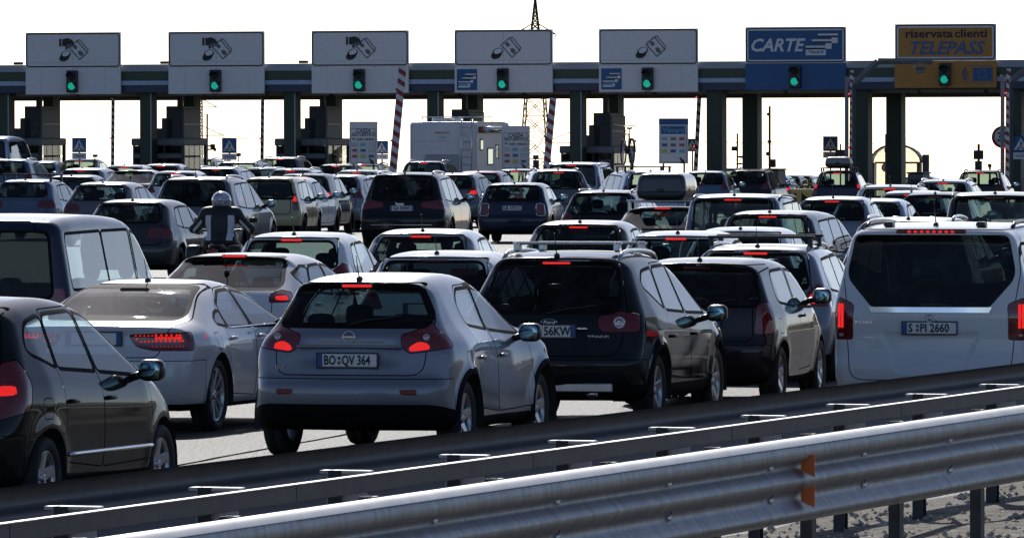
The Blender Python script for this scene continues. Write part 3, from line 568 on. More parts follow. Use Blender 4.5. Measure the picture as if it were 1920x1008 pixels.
    if near and key not in ('vclass', 'transporter'):
        bf = lambda V, N: np.maximum(V[:, 2] - bz, V[:, 1] - (ar - sp['wr'] - .1)); b, rem = clip(rem, shift(bf, .004)); t, rem = clip(rem, shift(bf, -.003)); bits.append((t, -.012)); put('rear_bumper', b, 'paint')
    put('body_shell', rem, 'paint')
    put('tailgate', tg, 'paint'); tgi = len(parts) - 1
    for n, g, mk in glass_parts: put(n, g, mk, tgi if n == 'rear_window' and key not in ('a5', 'sedan') else -1, -.002)
    for sg, p, d in doors2:
        di = put('door', d, 'paint')
        if near and di >= 0:
            s_h = min(q[0] for q in p) + .16; z_h = sp['belt_z'] - .09; x_h = surf_x(S, s_h, z_h)
            mb = MB(); e = ellip(.022, .085, .018); mb.add([(v[0] + sg * (x_h + .02), v[1] + s_h - L / 2, v[2] + z_h) for v in e.v], e.f, True); putmb('door_handle', mb, 'handle', di)
    # black trim in one mesh per car
    allb = [(V + N * o, N, T) for (V, N, T), o in bits + [(low, 0)] if len(T)]
    if allb:
        ofs = np.cumsum([0] + [len(b[0]) for b in allb[:-1]]); put('trim', (np.concatenate([b[0] for b in allb]), np.concatenate([b[1] for b in allb]), np.concatenate([b[2] + o for b, o in zip(allb, ofs)])), 'trim')
    for sg, l, lit in lamp_ids:
        i = put('tail_lamp', l, 'lamp', -1, -.003)
        if lit is not None and sp.get('ring'):
            c = (sp['lamps'][1][0][0] + sp['lamps'][1][1][0]) / 2; zc = (sp['lamps'][1][0][1] + sp['lamps'][1][2][1]) / 2
            core, lit = clip(lit, lambda V, N: np.hypot(V[:, 0] * sg + .75 * V[:, 1] - c, V[:, 2] - zc) - .06); put('lamp_lens', core, 'lens', i, -.004)
        if lit is not None: put('lamp_light', lit, 'lamp_lit', i, -.001)
        if sp.get('leds'):                                          # rows of round diodes
            mb = MB()
            for r_, (z_, u0, u1, n_, rr) in enumerate(((.898, .49, .66, 5, .0085), (.868, .50, .54, 1, .0085), (.845, .54, .66, 4, .0085), (.903, .70, 1.03, 7, .013), (.878, .70, 1.0, 10, .015), (.852, .70, 1.0, 7, .013), (.80, .66, 1.0, 9, .005))):
                for q in range(n_):
                    u = u0 + (u1 - u0) * q / max(1, n_ - 1); s_ = .12
                    for _ in range(6): xx = u - .75 * s_; s_ = surf(S, sg * xx, z_, -.15, .8, 1)
                    e = ellip(rr, .008, rr * .9, 8, 5, 1); mb.add([(v[0] + sg * xx, v[1] + s_ - L / 2, v[2] + z_) for v in e.v], e.f, True)
            putmb('lamp_light', mb, 'lamp_lit', i)
        if sp.get('tubes'):
            mb = MB(); m2 = MB()
            for du in (.0, .032):
                s_ = surf(S, sg * (.862 + du), 1.0, -.15, .8, 1); mb.bbox((sg * (.862 + du), s_ - L / 2 + .004, .985), (.026, .03, .235), .006)
            s_ = surf(S, sg * .88, .80, -.15, .8, 1); m2.bbox((sg * .872, s_ - L / 2 + .004, .80), (.05, .03, .03), .006)
            putmb('lamp_light', mb, 'lamp_lit', i); putmb('lamp_lens', m2, 'lens', i)
        if sp.get('lamp_ring') and i >= 0:
            pl = rnd_poly(sp['lamps'][0], n=6); pts = []
            for u, z_ in pl:
                s_ = .12
                for _ in range(6): xx = u - .75 * s_; s_ = surf(S, sg * xx, z_, -.15, .8, 1)
                pts.append((sg * xx, s_ - L / 2 - .004, z_))
            putmb('lamp_bezel', MB().tube(pts + [pts[0]], .011, 6), 'chrome', i)
        if key in ('kuga', 'juke'):
            zc, xc, rr = (.99, .655, .058) if key == 'kuga' else (1.035, .655, .03); s_ = surf(S, sg * xc, zc, -.15, .8, 1)
            putmb('lamp_lens', MB().lathe([(-.016, rr), (-.026, rr * .86), (-.014, rr * .62), (-.02, .001)], 'y', 20, (sg * xc, s_ - L / 2, zc)), 'lens', i)
    for l in head: put('headlamp', l, 'lens', -1, -.003)
    # high brake lamp under the roof edge
    rwt = sp['rear'][-1][1]
    zb = rwt + .028 if key not in ('a5', 'sedan') else rwt - .01
    sb = surf(S, 0, zb, -.1, 2.4, 1); bh = sp.get('brake_half', .13)
    if key == 'vclass': zb = 1.795; sb = surf(S, 0, zb, -.1, 1, 1); bh = .27
    mb = MB(); mb.bbox((0, sb - L / 2 + .012, zb), (bh * 2.5 if key == 'vclass' else bh * 2 + .02, .05, .034), .008); bi = putmb('brake_lamp', mb, 'lampoff')
    mb = MB()
    if key == 'vclass':
        for q in range(8): mb.bbox((-.21 + .06 * q, sb - L / 2 - .012, zb), (.034, .012, .024), .008)
    else: mb.bbox((0, sb - L / 2 - .011, zb), (bh * 2, .012, .023), .004)
    putmb('lamp_light', mb, 'brake', bi)
    # wheels
    tw = .205; tm = shared(('t', sp['wr'], sp['rim'] == 'multi'), lambda: tyre_mesh(sp['wr'], tw, sp['rim'] == 'multi')); rm = shared(('r', sp['wr'], sp['rim']), lambda: rim_mesh(sp['wr'], tw, sp['rim']))
    sp['wheel_parts'] = (tm, rm)
    for a in sp['axles']:                                           # dark wheel housings
        for sg in (1, -1):
            mb = MB(); R_ = sp['wr'] + .055; n = 18; vs = []; fs = []
            xo = surf_x(S, a, sp['wr'] + R_ - .01) - .006
            prof = [(sg * xo, R_), (sg * (hw - .38), R_), (sg * (hw - .38), .05)]
            for k in range(n + 1):
                th = math.pi * (-.08 + 1.16 * k / n)
                for x_, r_ in prof: vs.append((x_, a - L / 2 + r_ * math.cos(th), sp['wr'] + .005 + r_ * math.sin(th)))
            for k in range(n):
                for i in range(2): fs.append((k * 3 + i, k * 3 + i + 1, k * 3 + 4 + i, k * 3 + 3 + i))
            mb.add(vs, fs, True); putmb('wheel_housing', mb, 'dark')
    # cabin: floor, dashboard, seats with head restraints
    wst, wsb = sp['ws_t'], sp['ws_b']; b = sp['belt_z']
    putmb('dashboard', MB().bbox((0, wsb - .52 - L / 2, b - .13), (hw * 1.55, .7, .2), .06), 'dark')
    putmb('cabin_floor', MB().box((0, (wsb - .3 + .35) / 2 - L / 2, .36), (hw * 1.7, wsb - .65, .1)), 'dark')
    fs_s = wst - .30; rs_s = max(.62, sp['rt'] + .38) if key not in ('vclass', 'transporter', 'a5', 'sedan') else (1.5 if key in ('a5', 'sedan') else 1.2)
    def seat(x, s, w, zt):
        mb = MB(); m = Matrix.Translation((x, s - L / 2, .5)) @ Matrix.Rotation(R(14), 4, 'X')
        e = ellip(w / 2, .09, (zt - .5) / 2, 12, 8, .45); mb.add([m @ Vector((v[0], v[1], v[2] + (zt - .5) / 2)) for v in e.v], e.f, True)
        e = ellip(w / 2, .26, .09, 12, 6, .5); mb.add([(v[0] + x, v[1] + s + .24 - L / 2, v[2] + .5) for v in e.v], e.f, True); return mb
    def rest(xs, s, zt):
        mb = MB()
        for x in xs:
            e = ellip(.125, .05, .095, 12, 8, .6); dy = -(zt - .5) * math.tan(R(14)); mb.add([(v[0] + x, v[1] + s - L / 2 + dy, v[2] + zt + .13) for v in e.v], e.f, True)
            mb.tube([(x - .06, s - L / 2 + dy, zt - .06), (x - .06, s - L / 2 + dy, zt + .08)], .007, 6); mb.tube([(x + .06, s - L / 2 + dy, zt - .06), (x + .06, s - L / 2 + dy, zt + .08)], .007, 6)
        return mb
    zt = min(b + .12, H - .42)
    for x in (-.37, .37):
        i = putmb('seat', seat(x, fs_s, .48, zt), 'cloth'); putmb('head_restraint', rest([x], fs_s, zt), 'cloth', i)
    i = putmb('rear_bench', seat(0, rs_s, 1.22, zt - .05), 'cloth'); putmb('head_restraint', rest([-.37, .37], rs_s, zt - .05), 'cloth', i)
    m = Matrix.Translation((-.37, wsb - .95 - L / 2, b - .02)) @ Matrix.Rotation(R(65), 4, 'X')
    putmb('steering_wheel', MB().tube([m @ Vector((.18 * math.cos(t), .18 * math.sin(t), 0)) for t in np.linspace(0, 2 * math.pi, 19)], .013, 6), 'dark')
    # mirrors
    for sg in (1, -1):
        ms = wsb - .40; mz = sp.get('mirror_z', b + .06); mx = surf_x(S, ms, mz - .03)
        mb = MB(); e = ellip(.10, .075, .082, 16, 10, .62); mb.add([(v[0] + sg * (mx + .15), v[1] + ms - L / 2 + (.02 if abs(v[1]) < 2 else 0), v[2] + mz + .03) for v in e.v], e.f, True)
        mb.tube([(sg * (mx - .03), ms + .03 - L / 2, mz - .03), (sg * (mx + .08), ms + .02 - L / 2, mz)], .03, 8); i = putmb('mirror', mb, 'mirror_shell')
        g = ellip(.082, .012, .066, 16, 8, .62); mb = MB(); mb.add([(v[0] + sg * (mx + .15), v[1] + ms - L / 2 - .051, v[2] + mz + .03) for v in g.v], g.f, True); putmb('mirror_glass', mb, 'mirror_tint', i)
    # roof rails and aerial
    rl = sp['rails']
    if rl:
        s0, s1 = sp['rt'] + .32, wst - .1
        for sg in (1, -1):
            pts = []
            for q in range(13):
                t = q / 12; s_ = s0 + (s1 - s0) * t; x_ = hw * (.60 if key not in ('van', 'vclass') else .74); zz = surf_z(S, x_, s_); lift = .055 * min(1, t / .1, (1 - t) / .1) ** .6
                pts.append((sg * x_, s_ - L / 2, zz + lift - .012))
            mb = MB(); mb.tube(pts, .021, 8)
            putmb('roof_rail', mb, 'rail')
        if rl == 'bars':
            for s_ in (s0 + .28, s1 - .35):
                zz = surf_z(S, 0, s_) + .055; mb = MB(); mb.bbox((0, s_ - L / 2, zz + .03), (hw * 1.14, .065, .03), .012)
                for sg in (1, -1): mb.bbox((sg * hw * .52, s_ - L / 2, zz - .005), (.06, .11, .09), .015)
                putmb('roof_bar', mb, 'rail')
    an = sp['antenna']
    if an:
        s_ = sp['rt'] + an[0] * .35 if key not in ('a5', 'sedan') else 1.75; zz = surf_z(S, 0, s_); mb = MB(); e = ellip(.028, .055, .03, 10, 6, 1); mb.add([(v[0], v[1] + s_ - L / 2, v[2] + zz + .008) for v in e.v], e.f, True)
        mb.tube([(0, s_ - L / 2, zz), (0, s_ - L / 2 - sp.get('ant_l', .22) * .55, zz + sp.get('ant_l', .22))], [.006, .003], 6); putmb('aerial', mb, 'black')
    if key not in ('a5', 'sedan', 'vclass', 'transporter', 'civic'):
        zw = sp['rear'][0][1] + .02; pts = [(-.02, surf(S, .02, zw - .05, -.2, 1.6, 1) - L / 2 - .015, zw - .04)] + [(x, surf(S, x, zw + dz, -.2, 1.6, 1) - L / 2 - .012, zw + dz) for x, dz in ((.12, .0), (.28, .018), (.42, .04))]
        putmb('wiper', MB().tube(pts, .009, 6), 'black')
    # number plate
    zp = sp.get('plate_z', sp['gz'] - .16); s_ = min(surf(S, x, z, -.2, 1, 1) for x in (0, .25) for z in (zp - .05, zp + .05)) - .012
    sp['plate'] = (s_ - L / 2, zp); sp['surf'] = S
    BUILT[key] = parts; return parts
def plate(root, key, words=None, style='it'):
    y, z = ALL[key]['plate']; pm = MB().bbox((0, y, z), (.52, .012, .11), .006); p = pm.build('number_plate', MATS['plate'], root)
    fm = MB()
    fm.box((0, y + .002, z + .061), (.545, .014, .012)).box((0, y + .002, z - .061), (.545, .014, .012)).box((-.266, y + .002, z), (.012, .014, .112)).box((.266, y + .002, z), (.012, .014, .112)); fm.build('plate_frame', MATS['black'], p)
    MB().box((-.238, y - .007, z), (.042, .003, .106)).build('plate_band', MATS['eu_blue'], p)
    if style == 'it': MB().box((.238, y - .007, z), (.042, .003, .106)).build('plate_band', MATS['eu_blue'], p)
    if words and style == 'it': text('plate_lettering', words, MATS['ink'], p, (0.0, y - .0095, z - .002), (R(90), 0, 0), .112, .84, off=.0026)
    if words and style == 'de':
        a, b = words.split('|'); xs = -.185 + .030 * len(a)
        sq = .70 if len(a) > 1 else .84; xs = -.205 + .083 * sq * len(a) + .020
        text('plate_lettering', a, MATS['ink'], p, (-.205, y - .0095, z - .002), (R(90), 0, 0), .112, sq, align='LEFT', off=.0026); text('plate_lettering', b, MATS['ink'], p, (xs + .022, y - .0095, z - .002), (R(90), 0, 0), .112, sq, align='LEFT', off=.0026)
    if style == 'de':
        sm = MB()
        for q in (-1, 1): sm.lathe([(-.004, .001), (-.004, .015), (0, .015)], 'y', 12, (xs, y - .008, z + q * .02))
        sm.build('plate_seal', MATS['seal'], p)
    return p
words_gap = 0.0
CAR_N = 0
def car(key, name, loc, yaw, col, label, cat='car', group='vehicles queuing for the toll booths', brake=True, lit=True, rims=True, mats=None, skip=()):
    parts = kind_parts(key); sp = ALL[key]; L = sp['L']
    root = empty(name, (loc[0], loc[1], ground_z(loc[0], loc[1]) if len(loc) < 3 else loc[2]), -R(yaw), label, cat, group)
    mk = {'paint': MATS['paint_' + col], 'lamp_lit': MATS['lamp_on' if lit else 'lamp_dead'], 'brake': MATS['brake_on' if brake else 'lamp_dead'], 'lamp': MATS['lamp_red'], 'lampoff': MATS['lamp_red'], 'rail': MATS['rail_black'], 'mirror_shell': MATS['paint_' + col], 'handle': MATS['paint_' + col]}
    if mats: mk.update({k: MATS[v] for k, v in mats.items()})
    objs = []
    for (n, me, m, par) in parts:
        if n in skip: objs.append(None); continue
        p = root if par < 0 else (objs[par] or root)
        o = mobj(n, me, mk.get(m) or MATS[m], p); objs.append(o)
        if n == 'trim' or (n == 'lamp_light' and (sp.get('leds') or sp.get('tubes') or key == 'vclass')): o['kind'] = 'stuff'
    tm, rm = sp['wheel_parts']; hw = sp['hw']
    for a in sp['axles']:
        for sg in (1, -1):
            w = mobj('wheel', tm, MATS['tyre'], root, (sg * (hw - .118), a - L / 2, sp['wr']), (0, 0, 0 if sg > 0 else math.pi))
            if rims: mobj('rim', rm, MATS[sp.get('rim_mat', 'alloy')], w)
    return root
# ------------------------------------------------------------------ named materials
simple('trim', (.010, .010, .011), .75, spec=.06, var=.25, scale=9); simple('black', (.015, .015, .016), .4); simple('dark', (.02, .02, .021), .8)
simple('cloth', (.028, .028, .031), .9, var=.3, scale=30); simple('tyre', (.022, .022, .023), .78, var=.3, scale=14); simple('alloy', (.55, .55, .57), .28, .85, var=.1)
simple('chrome', (.75, .75, .77), .12, 1.0, var=.05); simple('rail_black', (.03, .03, .032), .3, var=.2); simple('rail_silver', (.6, .6, .62), .25, .9)
simple('plate', (.78, .78, .76), .35, var=.06, scale=20); simple('ink', (.012, .012, .014), .5); simple('eu_blue', (.02, .07, .30), .4); simple('seal', (.25, .12, .1), .5)
simple('lamp_red', (.16, .008, .010), .12, coat=1.0, var=.3, scale=25); simple('lens', (.42, .42, .46), .08, .5, coat=1.0, var=.2, scale=40); simple('mirror', (.8, .82, .84), .03, 1.0, var=.02); simple('mirror_tint', (.30, .46, .50), .04, 1.0, var=.02); simple('mirror_black', (.012, .012, .013), .35)
simple('lamp_off', (.22, .012, .014), .15, coat=1.0, var=.3, scale=40)
simple('lamp_dead', (.10, .008, .010), .15, coat=1.0, var=.3, scale=40)
emit('lamp_on', (1.0, .025, .02), .85, (.4, .01, .01)); emit('brake_on', (1.0, .025, .02), .85, (.4, .01, .01)); emit('amber_on', (1.0, .38, .03), 1.2)
glass('glass_side', (.62, .73, .78), .012, 1.55); glass('glass_rear', (.27, .35, .34), .010, 1.33); glass('glass_privacy', (.035, .04, .042), .018, 1.27); glass('glass_dusty', (.34, .42, .42), .025, 1.36); glass('windscreen', (.72, .84, .80), .02, 1.35)
paint('white', (.80, .80, .80)); paint('silver', (.25, .26, .295), .5, .34); paint('grey', (.16, .165, .18), .5, .34); paint('dark_grey', (.045, .047, .053), .4, .34)
paint('black', (.012, .012, .014), .0, .3); paint('night_blue', (.018, .024, .05), .3, .32); paint('beige', (.44, .38, .22), .15); paint('light_blue', (.30, .37, .48), .5, .34)
paint('maroon', (.075, .018, .024), .3, .34); paint('pearl', (.66, .66, .68), .12, .36); paint('brown', (.06, .042, .042), .4, .34); paint('steel_blue', (.11, .15, .22), .5, .34); paint('black_plum', (.02, .014, .02), .2, .3)
# ------------------------------------------------------------------ ground
def asphalt():
    m, nt, out = _new('asphalt'); p = _pr(nt, (.06, .06, .06), .48, spec=.055)
    big = _noise(nt, .12, 6, .6); fine = _noise(nt, 26, 6, .75); gr = _noise(nt, 95, 3, .7)
    r1 = _ramp(nt, big.outputs[0], [(.3, (.046, .043, .040)), (.7, (.075, .070, .064))])
    r2 = _ramp(nt, fine.outputs[0], [(.3, (.2, .2, .2)), (.72, (1.9, 1.88, 1.8))])
    mx = nt.nodes.new('ShaderNodeMix'); mx.data_type = 'RGBA'; mx.blend_type = 'MULTIPLY'; mx.inputs[0].default_value = 1
    nt.links.new(r1.outputs[0], mx.inputs[6]); nt.links.new(r2.outputs[0], mx.inputs[7]); nt.links.new(mx.outputs[2], p.inputs['Base Color'])
    b = nt.nodes.new('ShaderNodeBump'); b.inputs['Strength'].default_value = .7; b.inputs['Distance'].default_value = .012
    rr = _ramp(nt, fine.outputs[0], [(.35, (.66,) * 3), (.65, (.36,) * 3)]); nt.links.new(rr.outputs[0], p.inputs['Roughness'])
    ad = nt.nodes.new('ShaderNodeMath'); ad.operation = 'ADD'; nt.links.new(fine.outputs[0], ad.inputs[0]); nt.links.new(gr.outputs[0], ad.inputs[1])
    nt.links.new(ad.outputs[0], b.inputs['Height']); nt.links.new(b.outputs[0], p.inputs['Normal']); nt.links.new(p.outputs[0], out.inputs[0]); return m
def gravel():
    m, nt, out = _new('gravel'); p = _pr(nt, (.2, .18, .15), .95, spec=.2)
    tc = nt.nodes.new('ShaderNodeTexCoord'); v = nt.nodes.new('ShaderNodeTexVoronoi'); v.inputs['Scale'].default_value = 16; nt.links.new(tc.outputs['Object'], v.inputs['Vector'])
    n = _noise(nt, 3.5, 6); r = _ramp(nt, n.outputs[0], [(.3, (.14, .125, .105)), (.5, (.28, .255, .22)), (.72, (.42, .39, .35))])
    nt.links.new(r.outputs[0], p.inputs['Base Color']); n2 = _noise(nt, 40, 4, .7)
    ad = nt.nodes.new('ShaderNodeMath'); ad.operation = 'SUBTRACT'; nt.links.new(n2.outputs[0], ad.inputs[0]); nt.links.new(v.outputs['Distance'], ad.inputs[1])
    b = nt.nodes.new('ShaderNodeBump'); b.inputs['Strength'].default_value = 1; b.inputs['Distance'].default_value = .05
    nt.links.new(ad.outputs[0], b.inputs['Height']); nt.links.new(b.outputs[0], p.inputs['Normal']); nt.links.new(p.outputs[0], out.inputs[0]); return m
xs = [-2500, -1200, -500, -200, -100, -60, -40] + list(np.arange(-30, 31, 3.0)) + [40, 60, 100, 200, 500, 1200, 2500]
ys = [-300, -100, -20] + list(np.arange(0, 460, 6.0)) + [480, 520, 600, 700, 900, 1200, 1700, 2500, 3500]
gv = [(x, y, ground_z(x, y)) for y in ys for x in xs]; nx = len(xs)
gf = [(j * nx + i, j * nx + i + 1, (j + 1) * nx + i + 1, (j + 1) * nx + i) for j in range(len(ys) - 1) for i in range(nx - 1)]
tag(MB().add(gv, gf, True).build('road', asphalt()), kind='structure')
sv = []; rs_ = random.Random(3)
for i in range(61):                                                 # a narrow tar seam wandering along the lane
    t = i / 60; w_ = .018 + .01 * rs_.random(); x_ = -4.6 + 7.0 * t + rs_.uniform(-.012, .012); sv += [(x_ - w_, 59 + 37.5 * t, .004), (x_ + w_, 59 + 37.5 * t, .004)]
tag(MB().add(sv, [(2 * i, 2 * i + 1, 2 * i + 3, 2 * i + 2) for i in range(60)]).build('tar_seam', simple('tar', (.012, .012, .012), 1.0, spec=0.0)), kind='structure')

# ------------------------------------------------------------------ the two crash barriers along the near edge
RD = Vector((math.sin(R(16.8)), math.cos(R(16.8)), 0)); RN = Vector((RD.y, -RD.x, 0)); A0 = Vector((.161, 44.6, 0)); RYAW = -R(16.8)
def rail_pt(t, off, z=0): return A0 + RD * t + RN * off + Vector((0, 0, z))
rnd = random.Random(5)
vv = []; ff = []
for i in range(60):
    t = -30 + i * 1.6
    for off in (-2.35 + .1 * math.sin(i * 1.7), -1.2, 0.2, 1.6, 5.0): vv.append(rail_pt(t, off, .006 + (.05 * (rnd.random()) if -2 < off < 3 else 0)))
for i in range(59):
    for k in range(4): a = i * 5 + k; ff.append((a, a + 5, a + 6, a + 1))
grav = gravel(); tag(MB().add(vv, ff, True).build('gravel_verge', grav), kind='structure')
bank = MB(); bv = []; bf = []; offs = (2.4, 5, 9, 14, 18, 23, 30, 40, 60, 120, 400)  # grass bank out of view, added so car flanks mirror a darker horizon
for i in range(50):
    t = -90 + i * 9.0
    for k, off in enumerate(offs): bv.append(rail_pt(t, off, .004 + (0 if off < 15 else min(1.5, (off - 15) * .12) * (.9 + .12 * math.sin(i * 1.3 + k))) + (ground_z(*rail_pt(t, off)[:2]) if t > 130 else 0)))
nb = len(offs)
for i in range(49):
    for k in range(nb - 1): a = i * nb + k; bf.append((a, a + nb, a + nb + 1, a + 1))
tag(bank.add(bv, bf, True).build('added_bank', simple('dry_grass', (.060, .062, .030), .95, spec=.1, var=.5, scale=1.2, bump=.8)), kind='structure')
wood = MB(); rw = random.Random(9)
for i in range(150):                                                # an unseen low wood on the right, added to darken reflections in car flanks
    az = R(13.5 + 102 * i / 150 + rw.uniform(-.4, .4)); rad = 232 + rw.uniform(-14, 14); bx, by = rad * math.sin(az), 80 + rad * math.cos(az); bz = ground_z(bx, by); hh = rw.uniform(5.2, 8.2); ww = rw.uniform(2.6, 4.2)
    wood.tube([(bx, by, bz - .3), (bx + rw.uniform(-.3, .3), by, bz + hh * .6)], [.22, .1], 6)
    for k in range(95):
        u = rw.random(); th = rw.uniform(0, 6.283); rr_ = ww * math.sqrt(rw.random()) * (1 - .55 * u); c = Vector((bx + rr_ * math.cos(th), by + rr_ * math.sin(th), bz + .5 + u * (hh - .6)))
        d = Vector((rw.gauss(0, 1), rw.gauss(0, 1), rw.gauss(0, 1))).normalized() * rw.uniform(.5, 1.0); q = d.orthogonal().normalized() * rw.uniform(.4, .8); wood.add([c - d, c + q, c + d, c - q], ((0, 1, 2, 3),))
tag(wood.build('added_wood', simple('leaf_green', (.045, .06, .025), .7, var=.5, scale=.6)), kind='stuff')
st = MB()
for i in range(5200):
    c = rail_pt(rnd.uniform(-2, 26), rnd.uniform(-2.2, 2.2), .03); s_ = rnd.uniform(.006, .028) * (2.0 if rnd.random() < .04 else 1)
    vs = [c + Vector((x * s_ * rnd.uniform(.7, 1.3), y * s_ * rnd.uniform(.7, 1.3), z * s_ * rnd.uniform(.5, .9))) for x, y, z in ((1, 0, 0), (-1, 0, 0), (0, 1, 0), (0, -1, 0), (0, 0, 1), (0, 0, -1))]
    st.add(vs, ((0, 2, 4), (2, 1, 4), (1, 3, 4), (3, 0, 4), (2, 0, 5), (1, 2, 5), (3, 1, 5), (0, 3, 5)))
tag(st.build('loose_stones', simple('stone', (.42, .39, .35), .7, var=.35, scale=4)), kind='stuff')
def galvanised():
    m, nt, out = _new('galvanised'); p = _pr(nt, (.3, .31, .33), .38, .9)
    n = _noise(nt, 3, 6, .7); n2 = _noise(nt, 30, 5, .7)
    mp = nt.nodes.new('ShaderNodeMapping'); mp.inputs['Scale'].default_value = (1, 5, .45); tc_ = n.inputs['Vector'].links[0].from_socket; nt.links.new(tc_, mp.inputs[0]); nt.links.new(mp.outputs[0], n.inputs['Vector'])   # rain streaks down the face
    r = _ramp(nt, n.outputs[0], [(.3, (.19, .19, .205)), (.52, (.29, .295, .31)), (.75, (.38, .385, .40))]); nt.links.new(r.outputs[0], p.inputs['Base Color'])
    rr = _ramp(nt, n2.outputs[0], [(.3, (.42,) * 3), (.7, (.56,) * 3)]); nt.links.new(rr.outputs[0], p.inputs['Roughness'])
    nt.links.new(p.outputs[0], out.inputs[0]); return m
MATS['galv'] = galvanised(); simple('zinc', (.55, .55, .55), .55, .2, var=.1); simple('painted_sunlight', (.66, .655, .65), .5, .25, var=.14, scale=3); simple('galv_dull', (.045, .048, .058), .55, .2, var=.3, scale=5); simple('reflex_orange', (.85, .20, .06), .4, var=.1); simple('bolt', (.7, .7, .72), .25, .9)  # the beam's top edge tone has sunlight put into its colour
prof = [(.0, 0), (.030, -.006), (.056, -.020), (.073, -.042), (.082, -.070), (.085, -.098), (.078, -.118), (.046, -.136), (.014, -.150), (.002, -.164), (.002, -.176), (.012, -.190), (.040, -.214), (.062, -.238), (.066, -.262), (.056, -.284), (.020, -.318), (.004, -.336), (.002, -.35), (.004, -.364), (.016, -.384), (.046, -.416), (.064, -.440), (.066, -.458), (.052, -.480), (.024, -.502), (.010, -.506)]
SEG = 4.5
def beam_mesh(flip):
    mb = MB(); n = len(prof); vs = []; fs = []
    for k, (L_) in enumerate((0, SEG + .32)):
        for d, z in prof: vs.append((d * flip - (.003 * flip if k == 0 else 0), L_, z))
    for d, z in prof: vs.append(((d - .004) * flip, 0, z))
    for d, z in prof: vs.append(((d - .004) * flip, SEG + .32, z))
    for i in range(n - 1): fs += [(i, i + n, i + n + 1, i + 1), (i + 2 * n, i + 1 + 2 * n, i + 1 + 3 * n, i + 3 * n)]
    return mb.add(vs, fs, True).mesh('rail_beam')
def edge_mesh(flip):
    """pale strip over the top roll of a beam, standing in for sunlight"""
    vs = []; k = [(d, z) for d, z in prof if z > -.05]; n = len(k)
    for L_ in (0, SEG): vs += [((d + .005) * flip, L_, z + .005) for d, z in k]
    return MB().add(vs, [(i, i + n, i + n + 1, i + 1) for i in range(n - 1)], True).mesh('sunlit_band')
def barrier(name, label, off, flip, ztop, t0, n, phase, bolts=True):
    root = empty(name, rail_pt(t0, off), RYAW, label, 'crash barrier', 'crash barriers between the carriageways')
    bm = beam_mesh(flip); em = edge_mesh(flip); pm = MB()
    pm.box((0, .0, .42), (.012, .11, .98)).box((-.035 * flip, .05, .42), (.07, .01, .98)).box((-.035 * flip, -.05, .42), (.07, .01, .98)); pme = pm.mesh('post')
    sm = MB().bbox((0, 0, 0), (.29, .10, .018), .004).bbox((0, 0, -.15), (.24, .012, .28), .004).mesh('spacer')
    stm = MB().bbox((0, SEG / 2, 0), (.012, SEG - .01, .10), .004).mesh('rear_stringer'); stt = MB().bbox((-.02 * flip, SEG / 2, .052), (.05, SEG - .01, .006), .002).mesh('stringer_lip')
    hole = MB()
    bo = MB()
    for zz in (-.156, -.35):
        bo.lathe([(0, .022), (.012 * flip, .018), (.016 * flip, .001)], 'x', 10, (.008 * flip, 0, zz))
    bom = bo.mesh('bolt'); slot = MB()
    for zz in (-.128, -.32): slot.box((.024 * flip, 0, zz), (.006, .022, .02))
    for dy in (-.05, .06): slot.box((.052 * flip, dy + .42, -.02), (.006, .03, .014), m=None)
    slm = slot.mesh('bolt_slot')
    for i in range(n):
        mobj('rail_beam', bm, MATS['galv' if bolts else 'galv_dull'], root, (0, i * SEG, ztop), (rnd.uniform(-.0004, .0004), 0, rnd.uniform(-.0006, .0006))); bolts and mobj('sunlit_band', em, MATS['painted_sunlight'], root, (0, i * SEG, ztop))
        if not bolts: mobj('rear_stringer', stm, MATS['galv_dull'], root, (-.55 * flip, i * SEG, ztop - .155)); not bolts and mobj('stringer_lip', stt, MATS['zinc'], root, (-.55 * flip, i * SEG, ztop - .155))
    for i in range(2 * n):
        t = i * 2.25 + phase
        mobj('post', pme, MATS['galv_dull'], root, (-.32 * flip, t, 0))
        mobj('spacer', sm, MATS['zinc'], root, (-.405 * flip if flip < 0 else -.16, t, ztop - (.095 if flip < 0 else .2)))
        if bolts:
            b = mobj('bolt', bom, MATS['bolt'], root, (0, t, ztop)); b['kind'] = 'stuff'; b = mobj('bolt_slot', slm, MATS['black'], root, (0, t, ztop)); b['kind'] = 'stuff'
    return root
# near one shows its corrugated face, the far one turns its back
nearb = barrier('crash_barrier', 'near crash barrier with bright corrugated face and orange reflectors', -.083, 1, .945, -18, 22, .55)
farb = barrier('crash_barrier', 'far crash barrier showing its back, posts and bright spacer bars', -1.95, -1, .995, -18, 22, 1.35, False)
tq = 0.0
for t_ in (5.72, 29.0, 52.0, -17.5):
    for zz in (.945 - .165, .945 - .35):
        mobj('reflector', MB().prism([(0, -.034), (.085, -.070), (.085, .070), (0, .034)], -.006, .006, 'y').mesh('reflector'), MATS['reflex_orange'], nearb, (.02, t_ + 18, zz), (0, 0, 0))

